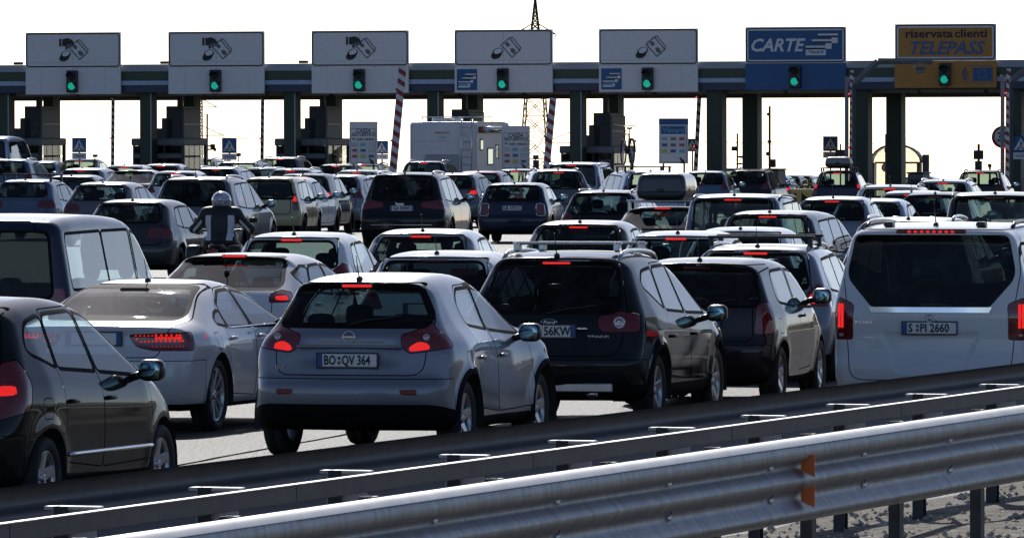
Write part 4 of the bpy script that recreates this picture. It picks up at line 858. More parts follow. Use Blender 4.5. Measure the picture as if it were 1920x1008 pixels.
# ------------------------------------------------------------------ toll plaza
F_PX = 15500.0
G_A = R(16.5); GE = Vector((math.cos(G_A), -math.sin(G_A), 0)); GQ = Vector((math.sin(G_A), math.cos(G_A), 0)); G0 = Vector((0, 292, 0))
def gx(px, dep=0.0):
    """distance along the canopy front (in metres from its middle) of a bearing"""
    u = (px - 960) / F_PX; b = G0 + GQ * dep; return (u * b.y - b.x) / (GE.x - u * GE.y)
def gpt(t, dep, z=None):
    p = G0 + GE * t + GQ * dep; p.z = ground_z(p.x, p.y) if z is None else z; return p
sgn_white = simple('sign_white', (.74, .71, .70), .55, var=.04); sgn_grey = simple('fascia_grey', (.30, .33, .37), .55, var=.08); simple('fascia_green', (.035, .06, .032), .5); simple('fascia_pale', (.36, .44, .58), .5)
simple('fascia_navy', (.03, .045, .085), .5); simple('pillar_green', (.028, .045, .026), .55, var=.2); simple('pillar_pale', (.30, .36, .38), .5); simple('sign_blue', (.012, .085, .24), .45, var=.06); simple('sign_orange', (.47, .20, .03), .5, var=.08)
simple('tele_blue', (.05, .11, .24), .5); simple('girder', (.06, .055, .05), .7); simple('trough', (.42, .39, .35), .6); simple('booth_dark', (.045, .048, .055), .5, var=.25); simple('booth_grey', (.17, .17, .175), .55, var=.2)
simple('red_stripe', (.26, .015, .02), .45); simple('boom_white', (.62, .62, .63), .45); simple('steel_post', (.20, .21, .22), .5, .5); simple('conc', (.32, .31, .29), .9, var=.2, scale=3, bump=.3)
simple('card_grey', (.55, .56, .57), .5); simple('card_yellow', (.62, .52, .03), .5); simple('card_red', (.5, .05, .04), .5); simple('card_cyan', (.15, .38, .52), .5); simple('yellow', (.85, .64, .22), .5)
emit('green_on', (.012, .42, .31), .85, (.01, .2, .15)); emit('red_dot', (1, .05, .08), 1.2)
TILT = -.0031
can = empty('toll_canopy', G0, -G_A, 'long toll canopy with striped fascia on dark green pillars', 'toll canopy'); can.rotation_euler = (0, TILT, -G_A)
W0, W1 = -24.0, 24.0; wc, wl = 0.0, 48.0
for nm, z0, z1, mt, dy in (('fascia_panel', 4.64, 4.90, 'fascia_grey', 0), ('green_band', 4.32, 4.636, 'fascia_green', .01), ('pale_band', 4.15, 4.316, 'fascia_pale', -.02), ('navy_band', 3.89, 4.146, 'fascia_navy', .01)):
    MB().bbox((wc, .15 + dy, (z0 + z1) / 2), (wl, .3, z1 - z0), .012).build(nm, MATS[mt], can)
MB().box((wc, 6.3, 4.5), (wl, 11.9, .5)).build('canopy_roof', MATS['fascia_grey'], can)
MB().box((wc, 6.3, 4.1), (wl, 11.8, .28)).build('soffit', MATS['trough'], can)
for i in range(20):
    MB().bbox((W0 + 1.2 + i * 2.4, 1.6, 3.86), (2.2, .5, .18), .05).build('light_trough', MATS['trough'], can)
MB().box((wc, 11.6, 3.80), (wl, .35, .30)).build('girder', MATS['girder'], can)
for px in (305, 565, 1000, 30, 1260, 1130): MB().bbox((gx(px), .3, 4.96), (.32, .2, .1), .02).build('roof_fitting', MATS['girder'], can)
pil = MB().bbox((0, 0, 0), (.46, .62, 4.6), .03).mesh('pillar'); strip = MB().bbox((.20, -.318, 0), (.05, .012, 4.4), .003).mesh('pillar_strip')
pil2 = MB().bbox((0, 0, 0), (.56, .7, 4.6), .03).mesh('pillar')
ISL = [12, 279, 548.5, 817, 1084.5, 1344, 1617.5, 1905]
for i, px in enumerate(ISL):
    for d in (.62, 5.5):
        t = gx(px, .62); p = mobj('pillar', pil if i < 5 else pil2, MATS['pillar_green'], can, (t, d, 1.66)); mobj('pillar_strip', strip, MATS['pillar_pale'], p)
# island kerbs, booths and their service towers
def pane_grid(root, x, y0, y1, z0, z1, n, rows):
    for r_ in range(rows):
        for k in range(n):
            a = y0 + (y1 - y0) * k / n; b = y0 + (y1 - y0) * (k + 1) / n; c0 = z0 + (z1 - z0) * r_ / rows; c1 = z0 + (z1 - z0) * (r_ + 1) / rows
            MB().box((x, (a + b) / 2, (c0 + c1) / 2), (.012, b - a - .07, c1 - c0 - .07)).build('window_pane', MATS['glass_pane'], root)
glass('glass_pane', (.75, .8, .82), .05, 1.4)
names5 = ['first toll booth from the left edge', 'second toll booth, beside the lattice mast', 'third toll booth, left of the first payment notice board', 'toll booth hidden behind the motorhome', 'toll booth behind the bicycle']
for i, px in enumerate(ISL):
    t = gx(px, .62); k = empty('traffic_island', gpt(t, 0), -G_A, 'raised kerbed island between toll lanes, number %s pillar pair' % ['first', 'second', 'third', 'fourth', 'fifth', 'sixth', 'seventh', 'eighth'][i], 'traffic island', 'islands between the toll lanes')
    MB().bbox((.3, 2, .02), (1.9, 26, .28), .06).build('kerb', MATS['conc'], k)
    if i < 5:
        b = empty('toll_booth', gpt(t - .35, 0), -G_A, 'dark glazed ' + names5[i], 'toll booth', 'toll booths on the islands')
        z0 = .16; h = 2.02
        w0, w1, d0, d1 = -.5, 1.42, 1.3, 3.9
        MB().box(((w0 + w1) / 2, (d0 + d1) / 2, z0 + .45), (w1 - w0, d1 - d0, .9)).build('booth_wall', MATS['booth_grey'], b)
        MB().bbox(((w0 + w1) / 2, (d0 + d1) / 2, z0 + h - .1), (w1 - w0 + .08, d1 - d0 + .08, .26), .03).build('booth_roof', MATS['booth_grey'], b)
        for fx in (w0 + .04, w0 + .62, w0 + 1.2, w1 - .04): MB().box((fx, d0 + .04, z0 + 1.35), (.07, .07, 1.0)).build('mullion', MATS['booth_dark'], b); MB().box((fx, d1 - .04, z0 + 1.35), (.07, .07, 1.0)).build('mullion', MATS['booth_dark'], b)
        MB().bbox(((w0 + w1) / 2, d0 - .02, z0 + 1.42), (w1 - w0 - .1, .09, .2), .06).build('roller_shutter', MATS['booth_grey'], b)
        MB().box(((w0 + w1) / 2, d0 + .06, z0 + 1.3), (w1 - w0 - .1, .02, .95)).build('dark_pane', MATS['glass_privacy'], b)
        MB().box((w1 + .012, d0 + .03, z0 + 1.35), (.05, .1, 1.0)).build('mullion', MATS['booth_dark'], b); MB().box((w1 + .012, d1 - .05, z0 + 1.35), (.05, .1, 1.0)).build('mullion', MATS['booth_dark'], b)
        MB().box((.2, d0 + 1.0, z0 + 1.35), (1.25, 1.2, 1.1)).build('booth_interior', MATS['booth_dark'], b)
        pane_grid(b, w1 - .02, d0 + .1, d1 - .1, z0 + .92, z0 + 1.88, 4, 2)
        pane_grid(b, w0 + .02, d0 + .1, d1 - .1, z0 + .92, z0 + 1.88, 4, 2)
        s_ = empty('service_tower', gpt(t - .80, 0), -G_A, 'stepped dark cabinet tower above the ' + names5[i].replace('toll booth ', 'booth ').replace('toll booth', 'booth'), 'equipment tower', 'cabinet towers over the booths')
        if i < 4 or i == 4:
            x0 = .10
            MB().bbox((x0 + .25, 3.4, 2.36), (.62, 1.8, .42), .02).build('low_cabinet', MATS['booth_dark'], s_)
            MB().bbox((x0 + .75, 3.4, 2.55), (.42, 1.8, .78), .02).build('middle_cabinet', MATS['booth_dark'], s_)
            MB().bbox((x0 + 1.02, 3.4, 2.76), (.62, 1.8, 1.22), .02).build('tall_cabinet', MATS['booth_dark'], s_)
            MB().bbox((x0 + 1.36, 3.4, 2.70), (.07, 1.8, 1.14), .02).build('side_panel', MATS['booth_grey'], s_)
            MB().box((x0 + 1.40, 3.4, 2.72), (.02, 1.82, .05)).build('panel_joint', MATS['black'], s_)
            MB().box((x0 + .78, 3.9, 3.55), (.18, .2, .7)).build('cable_duct', MATS['booth_dark'], s_)
    else:
        b = empty('lane_cabinet', gpt(t + .95, 0), -G_A, 'grey payment cabinet on the %s island' % ('sixth', 'seventh', 'eighth')[i - 5], 'cabinet', 'payment cabinets')
        MB().bbox((.1, 4.6, .82), (.55, 1.1, 1.35), .03).build('cabinet_body', MATS['booth_grey'], b); MB().bbox((.1, 4.6, 1.52), (.62, 1.2, .06), .02).build('cabinet_lid', MATS['booth_dark'], b)
        MB().box((.1, 4.03, 1.0), (.42, .02, .6)).build('cabinet_door', MATS['booth_dark'], b)

# ------------------------------------------------------------------ lane signs over each lane
def ring(w, h, r, t, n=6):
    """rounded rectangle outline as a flat band"""
    def rr(w, h, r):
        pts = []
        for cx, cz, a0 in ((w / 2 - r, h / 2 - r, 0), (-w / 2 + r, h / 2 - r, 90), (-w / 2 + r, -h / 2 + r, 180), (w / 2 - r, -h / 2 + r, 270)):
            for k in range(n + 1): a = R(a0 + 90 * k / n); pts.append((cx + r * math.cos(a), cz + r * math.sin(a)))
        return pts
    o = rr(w, h, r); i = rr(w - 2 * t, h - 2 * t, max(.01, r - t)); m = len(o); vs = [(p[0], 0, p[1]) for p in o + i]
    return MB().add(vs, [(k, (k + 1) % m, m + (k + 1) % m, m + k) for k in range(m)])
def flat(polys, y=0.0):
    mb = MB()
    for p in polys: mb.prism(p[::-1], y - .003, y + .003)
    return mb
def ell(cx, cz, a, b, rot=0, n=18):
    c, s = math.cos(rot), math.sin(rot); return [(cx + a * math.cos(t) * c - b * math.sin(t) * s, cz + a * math.cos(t) * s + b * math.sin(t) * c) for t in [2 * math.pi * k / n for k in range(n)]]
def outline(mb, pts, w, y):
    n = len(pts)
    for k in range(n):
        a = Vector(pts[k]); b = Vector(pts[(k + 1) % n]); d = (b - a).normalized(); q = Vector((-d.y, d.x)) * w / 2; a2 = a - d * w / 2; b2 = b + d * w / 2
        mb.prism([tuple(a2 + q), tuple(b2 + q), tuple(b2 - q), tuple(a2 - q)], y - .003, y + .003)
PXM = 1 / 53.0
def cash(root, cx, cz, hand):
    """bank notes, coins and the paying hand; sizes read in sign pixels"""
    P = lambda pts: [(cx + x * PXM, cz - z * PXM) for x, z in pts]
    mb = MB(); y = -.012
    outline(mb, P([(-2, -4), (13, -20), (29, -3), (14, 16)] if False else [(-7, -6), (9, -19), (29, 4), (14, 17)]), .028, y)
    outline(mb, P([(9, -19), (14, -21), (31, -1), (29, 4)]), .022, y)
    mb.build('bank_note', MATS['ink'], root)
    flat([P(ell(5, -7, 5, 3.4, .8)), P(ell(16, 5, 6, 4, .8))], y).build('note_portrait', MATS['note_grey'], root)
    mb = flat([P(ell(-17, 13, 10.5, 7, -.35)), P(ell(-14, 7, 10.5, 7.2, -.35))], y); mb.build('coin', MATS['ink'], root)
    flat([P(ell(-13.4, 5.6, 8, 4.8, -.35))], y - .008).build('coin_face', MATS['sign_white'], root)
    if hand:
        flat([P([(-27, -23), (-23, -23), (-23, -8), (-27, -8)])], y).build('cuff', MATS['ink'], root)
        flat([P([(-21, -22), (-10, -24), (-2, -21), (3, -14), (2, -9), (-3, -12), (-8, -8), (-11, -2), (-15, -3), (-14, -8), (-21, -9)])], y - .002).build('hand', MATS['ink'], root)
        for q in range(3): flat([P([(-13 + q * 4, -10 + q * -1.2), (-10 + q * 4, -12 - q * 1.2), (-8 + q * 4, -7 - q), (-11 + q * 4, -4 - q)])], y - .009).build('finger', MATS['note_grey'], root)
simple('joint_grey', (.36, .36, .38), .6); simple('note_grey', (.13, .13, .14), .5)
def card_emblem(root, cx, cz, w, h):
    MB().bbox((cx, -.012, cz), (w, .02, h), .003).build('emblem_panel', MATS['sign_blue'], root)
    wm, dm = MB(), MB()
    for x0, x1, z0, z1 in ((-.05, .47, .33, .27), (.30, .47, .27, -.02)): pass
    def bar(mb, x0, x1, z0, z1, y): mb.box((cx + (x0 + x1) / 2 * w, y, cz + (z0 + z1) / 2 * h), (abs(x1 - x0) * w, .006, abs(z1 - z0) * h))
    for q, (x0, x1, z1) in enumerate(((-.08, .45, .28), (-.24, .32, .10), (-.42, .18, -.08))):
        bar(wm, x0, x1, z1, z1 - .06, -.026); bar(dm, x0, x1, z1 - .06, z1 - .12, -.026)
        bar(wm, x1 - .14, x1, z1 - .12, z1 - .26, -.026)
    bar(wm, -.42, .14, -.30, -.38, -.026); wm.build('white_card', MATS['sign_white'], root); dm.build('dark_stripe', MATS['ink'], root)
    MB().box((cx - .14 * w, -.026, cz - .22 * h), (.5 * w, .006, .13 * h)).build('card_name_strip', MATS['card_cyan'], root)
SIGNS = [(137.5, 'cash', 'leftmost white lane sign, above the first striped boom'), (406, 'cash', 'second white lane sign, with hand, notes and coins'), (675.5, 'cash', 'third white lane sign, behind the wide striped boom'),
         (944.5, 'notes', 'white lane sign with notes and blue card emblem under the tall pylon'), (1216, 'notes', 'white lane sign with notes and blue card emblem left of the blue sign'), (1492, 'carte', 'blue lane sign reading CARTE with a stack of cards'), (1773, 'tele', 'orange lane sign reading riservata clienti TELEPASS')]
ordn = ['first', 'second', 'third', 'fourth', 'fifth', 'sixth', 'seventh']
for i, (px, kind, label) in enumerate(SIGNS):
    t = gx(px, -.2); base = gpt(t, -.2, 0); z_up = 5.36; 
    r = empty('lane_sign', (base.x, base.y, 0), -G_A, label, 'lane sign', 'signs over the toll lanes'); r.rotation_euler = (0, TILT, -G_A)
    dz = -t * TILT + (0.10 if kind == 'tele' else (.05 if kind == 'carte' else 0))
    W_, HU, HL = (3.60, 1.27, .93); zu, zl = 5.42 + dz, 4.30 + dz
    if kind == 'carte': zu, zl, W_, HL = zu - .02, zl - .0, 3.62, .93
    sub = lambda z_: empty('sign_face', (0, 0, z_), 0)
    up = MB().bbox((0, .05, zu), (W_, .09, HU), .008).build('upper_panel', MATS['sign_white'], r)
    lo = MB().bbox((0, .05, zl), (W_ if kind != 'tele' else W_ + .03, .09, HL), .008).build('lower_panel', MATS[{'carte': 'sign_blue', 'tele': 'sign_orange'}.get(kind, 'sign_white')], r)
    b = ring(W_ - .04, HU - .05, .12, .045).build('border_line', MATS['ink'], r, (0, -.002, zu))
    if kind in ('cash', 'notes'):                                    # joints between the sheets of the boards
        for cx_, cz_, w_, h_ in ((0, zu, .008, HU - .1), (0, zl, .008, HL), (0, zu - .44, W_ - .12, .008), (-1.2, zl, .006, HL), (1.2, zl, .006, HL)): MB().box((cx_, .004, cz_), (w_, .006, h_)).build('panel_joint', MATS['joint_grey'], r)
    for q in range(4): MB().tube([(-1.5 + q * 1.0, .22, zu - HU / 2 - .1), (-1.5 + q * 1.0, .22, zu + HU / 2 - .1)], .03, 6).build('back_brace', MATS['girder'], r)
    if kind in ('cash', 'notes'):
        h = empty('pictogram', (0, 0, 0)); h.parent = r; h.location = (0, 0, zu)
        cash(h, (0.0 if kind == 'cash' else .06), -.02, kind == 'cash')
        if kind == 'notes': card_emblem(r, -1.34, zl, .74, .74)
    elif kind == 'carte':
        MB().bbox((.0, -.004, zu), (W_ - .24, .012, HU - .25), .004).build('blue_field', MATS['sign_blue'], r)
        text('sign_lettering', 'CARTE', MATS['sign_white'], r, (-.70, -.018, zu - .02), (R(90), 0, 0), .62, 1.0, .28, off=.016)
        wm, dm = MB(), MB()
        for q, (x0, z1) in enumerate(((.82, .36), (.60, .16), (.38, -.06))):
            wm.box((x0 + .36, -.016, zu + z1), (.72, .01, .07)); dm.box((x0 + .36, -.016, zu + z1 - .07), (.72, .01, .05))
            wm.box((x0 + (.60 if q < 2 else .36), -.016, zu + z1 - .2), (.22 if q < 2 else .72, .01, .2))
        wm.build('white_card', MATS['sign_white'], r); dm.build('dark_stripe', MATS['ink'], r)
        text('card_lettering', 'Viacard', MATS['tele_blue'], r, (.74, -.024, zu - .24), (R(90), 0, 0), .17, 1.05, .2, off=.004)
    else:
        MB().bbox((0, -.004, zu), (W_ - .26, .012, HU - .26), .004).build('orange_field', MATS['sign_orange'], r)
        text('sign_lettering', 'riservata', MATS['ink'], r, (-.58, -.018, zu + .29), (R(90), 0, 0), .40, 1.22, 0, off=.010); text('sign_lettering', 'clienti', MATS['ink'], r, (.92, -.018, zu + .29), (R(90), 0, 0), .40, 1.22, 0, off=.010)
        text('sign_lettering', 'TELEPASS', MATS['tele_blue'], r, (0, -.018, zu - .22), (R(90), 0, 0), .62, 1.03, .28, off=.016)
        w = MB()
        for q, rad in enumerate((.14, .22, .30)):
            pts = [(.92 - rad * math.cos(a) , -.006, zl + rad * math.sin(a) * 1.0) for a in np.linspace(-.85, .85, 9)]; w.tube(pts, .018, 6)
        w.build('radio_wave', MATS['tele_blue'], r)
        MB().bbox((1.32, -.006, zl), (.66, .014, .46), .003).build('flag_field', MATS['sign_blue'], r)
        s_ = MB()
        for q in range(12): a = 2 * math.pi * q / 12; s_.prism([(1.32 + .15 * math.cos(a) + .024 * (1 if k % 2 == 0 else .42) * math.sin(k * math.pi / 5), zl + .15 * math.sin(a) + .024 * (1 if k % 2 == 0 else .42) * math.cos(k * math.pi / 5)) for k in range(10)], -.017, -.014)
        o = s_.build('flag_star', MATS['card_yellow'], r); o['kind'] = 'stuff'
        ring(1.0, .62, .1, .02).build('panel_outline', MATS['tele_blue'], r, (1.2, -.004, zl))
    # its signal
    g = empty('traffic_light', (base.x - .0, base.y, 0), -G_A, 'green lane signal on the %s lane sign from the left' % ordn[i], 'traffic light', 'green lane signals'); g.rotation_euler = (0, TILT, -G_A)
    sx = {0: 0, 1: 0, 2: 0, 3: .0, 4: 0, 5: .0, 6: 0}[i]
    MB().bbox((sx, -.06, zl), (.40, .2, .78), .02).build('housing', MATS['black'], g)
    for dz_, mt in ((.18, 'dark'), (-.17, 'green_on')):
        MB().lathe([(-.17, .135), (-.19, .12), (-.205, .001)], 'y', 18, (sx, 0, zl + dz_)).build('signal_lens', MATS[mt], g)
        hd = MB(); n = 12; vs = []
        for k in range(n + 1): a = math.pi * k / n; vs += [(sx + .155 * math.cos(a), -.16, zl + dz_ + .155 * math.sin(a)), (sx + .155 * math.cos(a), -.36, zl + dz_ + .155 * math.sin(a) * .95)]
        hd.add(vs, [(2 * k, 2 * k + 1, 2 * k + 3, 2 * k + 2) for k in range(n)], True).build('visor', MATS['black'], g)
    MB().tube([(sx - .08, -.05, zl - .39), (sx - .08, -.05, zl - .47), (sx + .08, -.05, zl - .47), (sx + .08, -.05, zl - .39)], .012, 6).build('bracket', MATS['black'], g)

# ------------------------------------------------------------------ raised booms
def boom(px0, y0, px1, y1, s, wpx, label, mat='red_stripe', backing=False):
    """raised barrier arm from its cabinet (px0,y0) to the tip (px1,y1), standing at the distance where a metre shows s pixels"""
    Y = F_PX / s; X0 = (px0 - 960) / s; X1 = (px1 - 960) / s; z0 = CAM_Z - (y0 - 225) / s; z1 = CAM_Z - (y1 - 225) / s; gz_ = ground_z(X0, Y)
    r = empty('boom_barrier', (X0, Y, gz_), 0, label, 'boom barrier', 'raised striped booms of the toll lanes')
    MB().bbox((0, .05, .55), (.34, .45, 1.1), .03).build('boom_cabinet', MATS['booth_grey'], r)
    a = Vector((0, 0, .95)); b = Vector((X1 - X0, -.0, z1 - gz_)); d = (b - a); ln = d.length; d.normalize(); w = wpx / s
    yv = Vector((0, 1, 0)); xv = yv.cross(d).normalized(); M_ = Matrix.Translation(a) @ Matrix(((xv.x, 0, d.x), (xv.y, 1, d.y), (xv.z, 0, d.z))).to_4x4()
    mb = MB(); mb.bbox((0, 0, ln / 2), (w, .05, ln), .008); arm = MB().add([M_ @ Vector(v) for v in mb.v], mb.f).build('boom_arm', MATS['boom_white'], r)
    n = int(ln / (w * (1.25 if wpx > 10 else 1.9)) / 1.0); st_ = ln / n; sl = w * .55
    sm = MB().prism([(-w / 2, -st_ * .24 + sl / 2), (w / 2, -st_ * .24 - sl / 2), (w / 2, st_ * .24 - sl / 2), (-w / 2, st_ * .24 + sl / 2)], -.029, .029).mesh('boom_stripe')
    for k in range(n):
        o = mobj('boom_stripe', sm, MATS[mat], r); o.matrix_local = M_ @ Matrix.Translation((0, 0, st_ * (k + .5)))
    for k in (.35, .8): e = ellip(.035, .03, .035, 8, 5, 1); MB().add([M_ @ Vector((v[0] - w / 2 - .02, v[1], v[2] + ln * k)) for v in e.v], e.f, True).build('boom_lamp', MATS['red_dot'] if not wpx > 10 else MATS['lamp_off'], r)
    if backing: MB().bbox((-.14, .2, ln / 2 + .9), (.14, .08, ln * .92), .02).build('boom_housing', MATS['steel_post'], r)
    return r
boom(211, 320, 212.5, 138, 52, 6.5, 'thin striped boom by the first white lane sign', 'ink'); boom(491, 318, 493, 139, 52, 6.5, 'thin striped boom right of the second white lane sign', 'ink')
boom(735, 330, 755, 126, 57, 14.5, 'wide red and white boom in front of the third lane sign'); boom(1022, 330, 1037, 184, 57, 13, 'wide red and white boom right of the second payment notice board')
boom(1303, 325, 1313, 141, 53, 8, 'slim striped boom right of the Viacard notice board', 'ink'); boom(1595.5, 325, 1597, 132, 54, 7, 'slim striped boom with grey housing right of the blue sign', 'red_stripe', True); boom(1888, 325, 1891, 129, 55, 8, 'slim striped boom at the right edge beside the speed limit sign', 'red_stripe', True)
# ------------------------------------------------------------------ signs, boards and poles among the lanes
def at(px, y, s):
    """place where a metre shows s pixels: x, y and the height seen at picture row y"""
    return (px - 960) / s, F_PX / s, CAM_Z - (y - 225) / s
def stand(px, s):
    x, y, _ = at(px, 0, s); return (x, y, ground_z(x, y))
FACE = -R(12)
def crossing(px, yc, s, wpx, label, sub=True):
    x, y, g = stand(px, s); zc = CAM_Z - (yc - 225) / s - g; w = wpx / s
    r = empty('crossing_sign', (x, y, g), FACE, label, 'road sign', 'pedestrian crossing signs')
    MB().bbox((0, 0, zc), (w, .03, w), .01).build('sign_panel', MATS['sign_blue'], r)
    MB().prism([(-.42 * w, zc - .36 * w), (0, zc + .38 * w), (.42 * w, zc - .36 * w)][::-1], -.022, -.017).build('white_triangle', MATS['sign_white'], r)
    f = flat([[(-.03 * w, zc + .20 * w), (.03 * w, zc + .20 * w), (.03 * w, zc + .13 * w), (-.03 * w, zc + .13 * w)], [(-.04 * w, zc + .11 * w), (.05 * w, zc + .11 * w), (.04 * w, zc - .08 * w), (-.03 * w, zc - .08 * w)], [(-.03 * w, zc - .07 * w), (.01 * w, zc - .07 * w), (-.08 * w, zc - .31 * w), (-.13 * w, zc - .31 * w)], [(.0, zc - .07 * w), (.04 * w, zc - .07 * w), (.13 * w, zc - .31 * w), (.08 * w, zc - .31 * w)], [(.04 * w, zc + .1 * w), (.15 * w, zc - .04 * w), (.13 * w, zc - .06 * w), (.03 * w, zc + .04 * w)]], -.026)
    f.build('walking_figure', MATS['ink'], r)
    bars = flat([[(k * w, zc - .35 * w), (k * w + .05 * w, zc - .35 * w), (k * .6 * w + .03 * w, zc - .2 * w), (k * .6 * w, zc - .2 * w)] for k in (-.3, -.2, .18, .28)], -.0255); bars.build('crossing_stripe', MATS['ink'], r)
    if sub:
        MB().bbox((0, 0, zc - .74 * w), (w, .025, .42 * w), .006).build('sub_plate', MATS['sign_white'], r)
        text('sub_plate_lettering', 'viale', MATS['ink'], r, (0, -.015, zc - .72 * w), (R(90), 0, 0), .17 * w / .53, 1.2)
    MB().tube([(0, .04, 0), (0, .04, zc + .4 * w)], .03, 8).build('sign_post', MATS['steel_post'], r)
crossing(148.5, 272, 52.5, 27.5, 'blue crossing sign right of the first toll booth'); crossing(430, 273, 52.5, 28.5, 'blue crossing sign right of the second toll booth'); crossing(716, 276, 55, 24, 'blue crossing sign partly behind the first payment notice board')
crossing(1557, 269.5, 52, 28, 'blue crossing sign beside the slim striped boom with grey housing'); crossing(1914, 270, 54, 30, 'blue crossing sign at the right edge beside the round speed limit sign'); crossing(1298, 272, 51, 24, 'dark blue crossing sign behind the slim striped boom right of the Viacard board', False)
def notice(px, y0, y1, s, wpx, label, kind):
    x, y, g = stand(px, s); w = wpx / s; z1 = CAM_Z - (y0 - 225) / s - g; z0 = CAM_Z - (y1 - 225) / s - g; h = z1 - z0
    r = empty('notice_board', (x, y, g), FACE, label, 'notice board', 'payment notice boards')
    MB().bbox((0, 0, (z0 + z1) / 2), (w, .12, h), .012).build('board_panel', MATS['sign_white'], r)
    for sx in (-1, 1): MB().tube([(sx * w * .36, .04, 0), (sx * w * .36, .04, z0 + .05)], .035, 8).build('board_post', MATS['steel_post'], r)
    if kind == 'via': MB().bbox((0, -.002, z1 - h * .07), (w + .006, .13, h * .14), .008).build('blue_header', MATS['sign_blue'], r)
    ring(w * .93, h * .80, .03, .012).build('frame_line', MATS['ink'], r, (0, -.064, z1 - h * .56))
    tz = z1 - h * .14
    if kind == 'via':
        MB().box((0, -.064, z1 - h * .26), (w * .84, .01, h * .17)).build('name_band', MATS['sign_blue'], r); text('board_lettering', 'Viacard', MATS['card_cyan'], r, (0, -.072, z1 - h * .26), (R(90), 0, 0), .24 * w, 1.05, .2, off=.004)
    else:
        text('board_lettering', 'CASSA', MATS['ink'], r, (0, -.064, z1 - h * .22), (R(90), 0, 0), .185 * w, 1.0, .2, off=.003); text('board_lettering', 'SELF-SERVICE', MATS['ink'], r, (0, -.064, z1 - h * .305), (R(90), 0, 0), .165 * w, .88, .2, off=.003)
        text('board_lettering', 'con resto', MATS['ink'], r, (.08 * w, -.064, z1 - h * .41), (R(90), 0, 0), .165 * w, 1.0, .15, off=.003)
        flat([[(a, b + z1 - h * .41) for a, b in ell(-.34 * w, .01, .05 * w, .035 * w)]], -.064).build('coin_mark', MATS['note_grey'], r)
    cols = ['card_grey', 'card_cyan', 'card_grey', 'card_red', 'sign_blue', 'card_grey', 'card_red', 'card_yellow', 'sign_blue'] if kind != 'via' else ['card_cyan', 'note_grey', 'card_red', 'sign_blue', 'note_grey', 'card_red', 'card_yellow', 'sign_blue', 'card_cyan']
    for q in range(9):
        cx = (-.3 + .3 * (q % 3)) * w; cz = z1 - h * ((.54 if kind != 'via' else .45) + .135 * (q // 3))
        c = MB().bbox((cx, -.062, cz), (.25 * w, .014, .11 * h), .003).build('card_field', MATS['card_grey'], r); MB().box((cx, -.071, cz), (.17 * w, .006, .055 * h)).build('card_logo', MATS[cols[q]], c)
    if kind == 'via' or True:
        ax, az = .30 * w, z0 + .07 * h; k = .09 * w
        flat([[(ax - k, az + k), (ax - k * .6, az + k * 1.3), (ax + k * .5, az + k * .2), (ax + k * .9, az + k * .6), (ax + k, az - k), (ax - k * .7, az - k), (ax - k * .2, az - k * .4)]], -.064).build('direction_arrow', MATS['ink'], r)
notice(681.5, 228, 308, 57, 53, 'grey notice board reading CASSA SELF-SERVICE con resto left of the motorhome', 'cassa'); notice(967, 236, 318, 56, 53, 'grey notice board reading CASSA SELF-SERVICE con resto right of the motorhome', 'cassa'); notice(1263, 222, 307, 55, 55, 'notice board with blue header reading Viacard', 'via')
def limit(px, yc, s, rpx, label):
    x, y, g = stand(px, s); zc = CAM_Z - (yc - 225) / s - g; rr = rpx / s; r = empty('speed_limit_sign', (x, y, g), FACE, label, 'road sign', 'thirty speed limit signs')
    MB().lathe([(0, .001), (0, rr), (.02, rr), (.02, .001)], 'y', 28, (0, 0, zc)).build('sign_disc', MATS['sign_white'], r); MB().lathe([(-.006, rr * .76), (-.006, rr), (.004, rr)], 'y', 28, (0, 0, zc)).build('red_rim', MATS['red_stripe'], r)
    text('sign_lettering', '30', MATS['ink'], r, (0, -.012, zc - rr * .02), (R(90), 0, 0), rr * 1.12, .9, off=.012 * rr / .4)
    MB().tube([(0, .05, 0), (0, .05, zc + rr * .6)], .03, 8).build('sign_post', MATS['steel_post'], r)
limit(1880, 257, 54, 21, 'large round 30 speed limit sign half behind the boom at the right edge'); limit(1661, 314, 50, 8.5, 'small round 30 speed limit sign in front of the shelter')
def pole(px, y0, y1, s, wpx, label, head=None, name='lane_post', cat='post', arms=()):
    x, y, g = stand(px, s); z1 = CAM_Z - (y0 - 225) / s - g; w = wpx / s; r = empty(name, (x, y, g), FACE, label, cat, 'posts between the lanes' if cat == 'post' else None)
    MB().tube([(0, 0, 0), (0, 0, z1)], w / 2, 8, True).build('post_tube', MATS['booth_dark'], r)
    for dz, dx, bw, bh in arms:
        MB().bar((0, 0, z1 - dz), (dx, 0, z1 - dz + .02), .04).build('bracket', MATS['booth_dark'], r); MB().bbox((dx, -.03, z1 - dz), (bw, .16, bh), .015).build('device', MATS['black'], r)
    return r
pole(388.5, 213, 300, 51, 3.5, 'thin dark post with small cameras beside the lattice mast', arms=((1.2, .22, .16, .16), (1.32, .30, .08, .12)))
pole(905, 209, 300, 51, 3, 'thin dark post just right of the motorhome roof'); pole(1382.5, 250, 330, 52, 3.5, 'short dark post with a box and hooks between the two pillar pairs', arms=((.55, -.1, .2, .16), (.85, .14, .12, .08), (1.1, .12, .12, .06)))
pole(1427, 212, 330, 51, 3, 'dark post touching the right green pillar of the sixth island'); pole(1443, 199, 330, 51, 4.5, 'tall dark notched post left of the Touran sized people carrier'.replace('Touran sized ', ''), arms=((.3, -.03, .12, .1), (1.3, .0, .14, .08), (1.75, -.06, .12, .14), (2.1, .14, .18, .3)))
pole(1661, 251, 335, 50.5, 3.5, 'dark post carrying a camera above the small speed limit sign', arms=((.6, .05, .18, .16),)); pole(1576, 270, 310, 53, 3, 'dark post with a camera box right of the crossing sign beside the roof box', arms=((.32, .0, .34, .24),))
